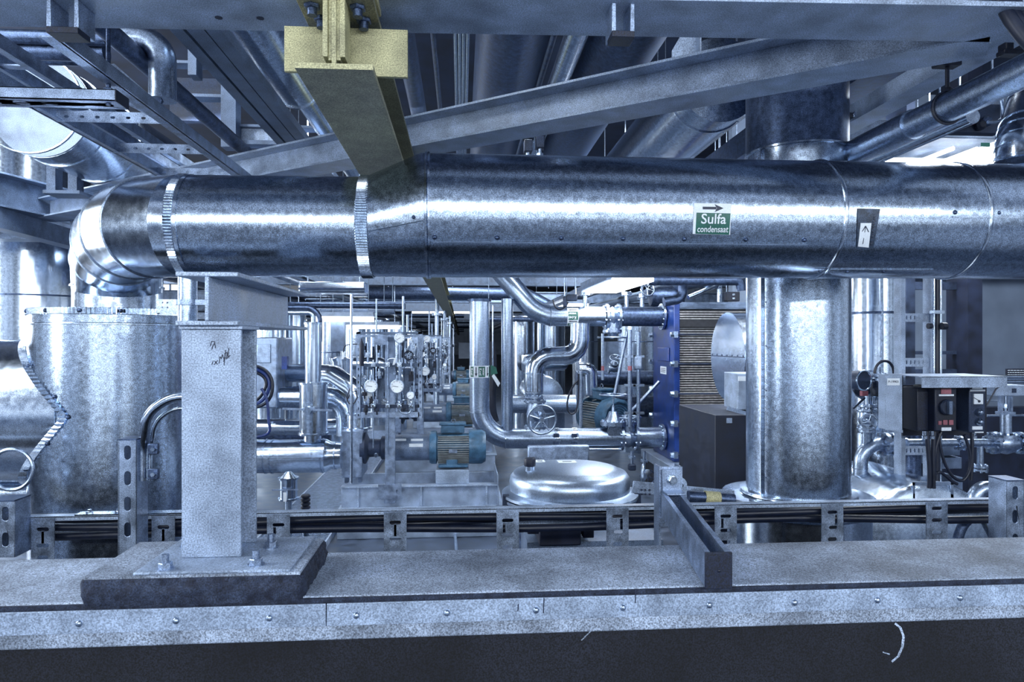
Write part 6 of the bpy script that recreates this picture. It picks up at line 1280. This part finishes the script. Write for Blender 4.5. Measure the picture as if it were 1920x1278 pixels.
for i, (x0, x1, y) in enumerate(((1852, 1930, 707), (1848, 1930, 716), (1850, 1930, 779), (1848, 1880, 751))):
    a, b = hx(x0, x1, y, 3.1); m = MB(); m.tube([a, b], (.012, .007, .006, .003)[i], 10); m.thing('service_pipe', 'galvb' if i < 2 else 'pipe', ('thick bright', 'second bright', 'low thin', 'very thin')[i]+' horizontal pipe behind the control valve', 'pipe', 'pipes behind the control valve')
m = MB(); P = [at(1880, 722, Yz-.06), at(1868, 728, Yz-.06), at(1860, 742, Yz-.06), at(1850, 760, Yz-.06)]; m.tube(fillet(P, .02, 4), .003, 8); m.thing('signal_cable', 'rub', 'thin cable drooping from the pale actuator box', 'cable')
t = T('drain_branch', 'vertical branch with flanges below the horizontal line at right', 'pipe'); a, b = vt(1838, Yz, 833, 880); m = MB(); m.tube([a, b], .013, 16); m.out('pipe_wall', 'pipe', t)
for py in (874, 880): m = MB(); flange(m, at(1838, py, Yz), Z_, .030, .009, 6, .005); m.out('flange', 'pipe', t)
m = MB(); P = [at(1822, 945, 2.3), at(1822, 905, 2.3), at(1845, 905, 2.3), at(1880, 905, 2.3)]; m.tube(fillet([at(1828, 960, 2.3), at(1828, 915, 2.3), at(1900, 915, 2.3)], .06, 8), .026, 28); m.thing('bare_bend', 'pipe', 'fat bare pipe bend behind the right slotted upright', 'pipe')
for i, (px, py, w_, h_) in enumerate(((1783, 842, 34, 22), (1785, 868, 36, 20), (1795, 910, 20, 30))):
    a = at(px-w_/2, py-h_/2, 3.3); b = at(px+w_/2, py+h_/2, 3.3); m = MB(); m.bb(a.x, b.x, 3.3, 3.5, b.z, a.z); m.thing('dark_box', 'steel', ('upper', 'middle', 'lower')[i]+' of three dull boxes behind the cable loop', 'box', 'dull boxes behind the cable loop')
m = MB(); a = at(1712, 904, 2.6); b = at(1788, 945, 2.6); m.bb(a.x, b.x, 2.6, 2.605, a.z-.012, a.z); m.bb(b.x-.012, b.x, 2.6, 2.605, b.z, a.z); m.bb(a.x, a.x+.008, 2.6, 2.605, b.z, a.z); m.thing('steel_guard', 'strut', 'small pale rectangular frame near the foot of the ladder', 'frame')
m = MB(); a = at(1700, 918, 2.62); b = at(1758, 934, 2.62); m.bb(a.x, b.x, 2.62, 2.7, b.z, a.z); m.thing('terminal_block', 'dsteel', 'dark block at the foot of the vertical cables', 'block')
m = MB(); a, b = vt(1713, 2.9, 815, 925); m.tube([a, b], .03, 24); m.thing('dull_riser', 'dpipe', 'dull standing pipe behind the lower ladder rungs', 'pipe')
# hose and tag bottom right
P = bez(at(1796, 1010, 1.95), at(1805, 970, 1.95), at(1825, 962, 1.95), at(1875, 962, 1.95), 12); m = MB(); m.tube(P, .014, 14); m.thing('grey_hose', 'dpipe', 'grey hose curving behind the right slotted upright', 'hose')
m = MB(); m.tube([at(1838, 965, 1.97), at(1862, 1010, 1.97)], .010, 12); m.thing('grey_hose', 'pipe', 'short bright tube leaning beside the grey hose', 'tube')
t = T('cable_marker', 'narrow yellow cable marker strip standing upright with numbers', 'tag'); a = at(1855.5, 963, 1.93); b = at(1863.5, 1008, 1.93); m = MB(); m.bb(a.x, b.x, 1.93, 1.932, b.z, a.z); m.out('strip', 'yel', t); text('377/16-1', .013, 'ink', 'lettering', t, V(((a.x+b.x)/2, 1.9285, (a.z+b.z)/2)), Z_, -X_)
# gauge behind left drum branch
t = T('gauge_ring', 'round pipe ring below the drum branch at the far left', 'ring'); m = MB(); m.torus(at(22, 880, 1.9), Y_, W(38, 22, 1.9), .005, 32, 8, 0, 2*PI); m.out('ring', 'pipe', t)
m = MB(); a, b = hx(-40, 70, 925, 2.3); m.tube([a, b], .05, 24); m.thing('clad_pipe', 'galvb', 'bright clad pipe low at the far left behind the upright', 'pipe')
# hanger rods to the ceiling for what hangs in the hall
HANG = ('box_lamp', 'fluorescent_lamp', 'service_pipe', 'hanging_sheet', 'cable_box', 'signal_plate', 'header_pipe', 'ceiling_pipe', 'cable_bracket')
for o in list(S.objects):
    if o.parent or o.name.split('.')[0] not in HANG: continue
    ms = [o] if o.type == 'MESH' else [c for c in o.children if c.type == 'MESH']
    if not ms: continue
    cs = [q.co for c in ms for q in c.data.vertices]
    x0, x1 = min(q[0] for q in cs), max(q[0] for q in cs); y0, y1 = min(q[1] for q in cs), max(q[1] for q in cs); z1 = max(q[2] for q in cs)
    if z1 < 1.36: continue
    if (x1-x0) > (y1-y0): pts = [(x0+(x1-x0)*k, (y0+y1)/2) for k in (.1, .9)]
    else: pts = [((x0+x1)/2, y0+(y1-y0)*k) for k in ((.35, .8) if y1-y0 > 2 else (.2, .8))]
    for (x, y) in pts:
        m = MB(); m.cyl((x, y, z1-.012), (x, y, 3.7), .004, 8); m.out('hanger_rod', 'pipe', o)
finish()
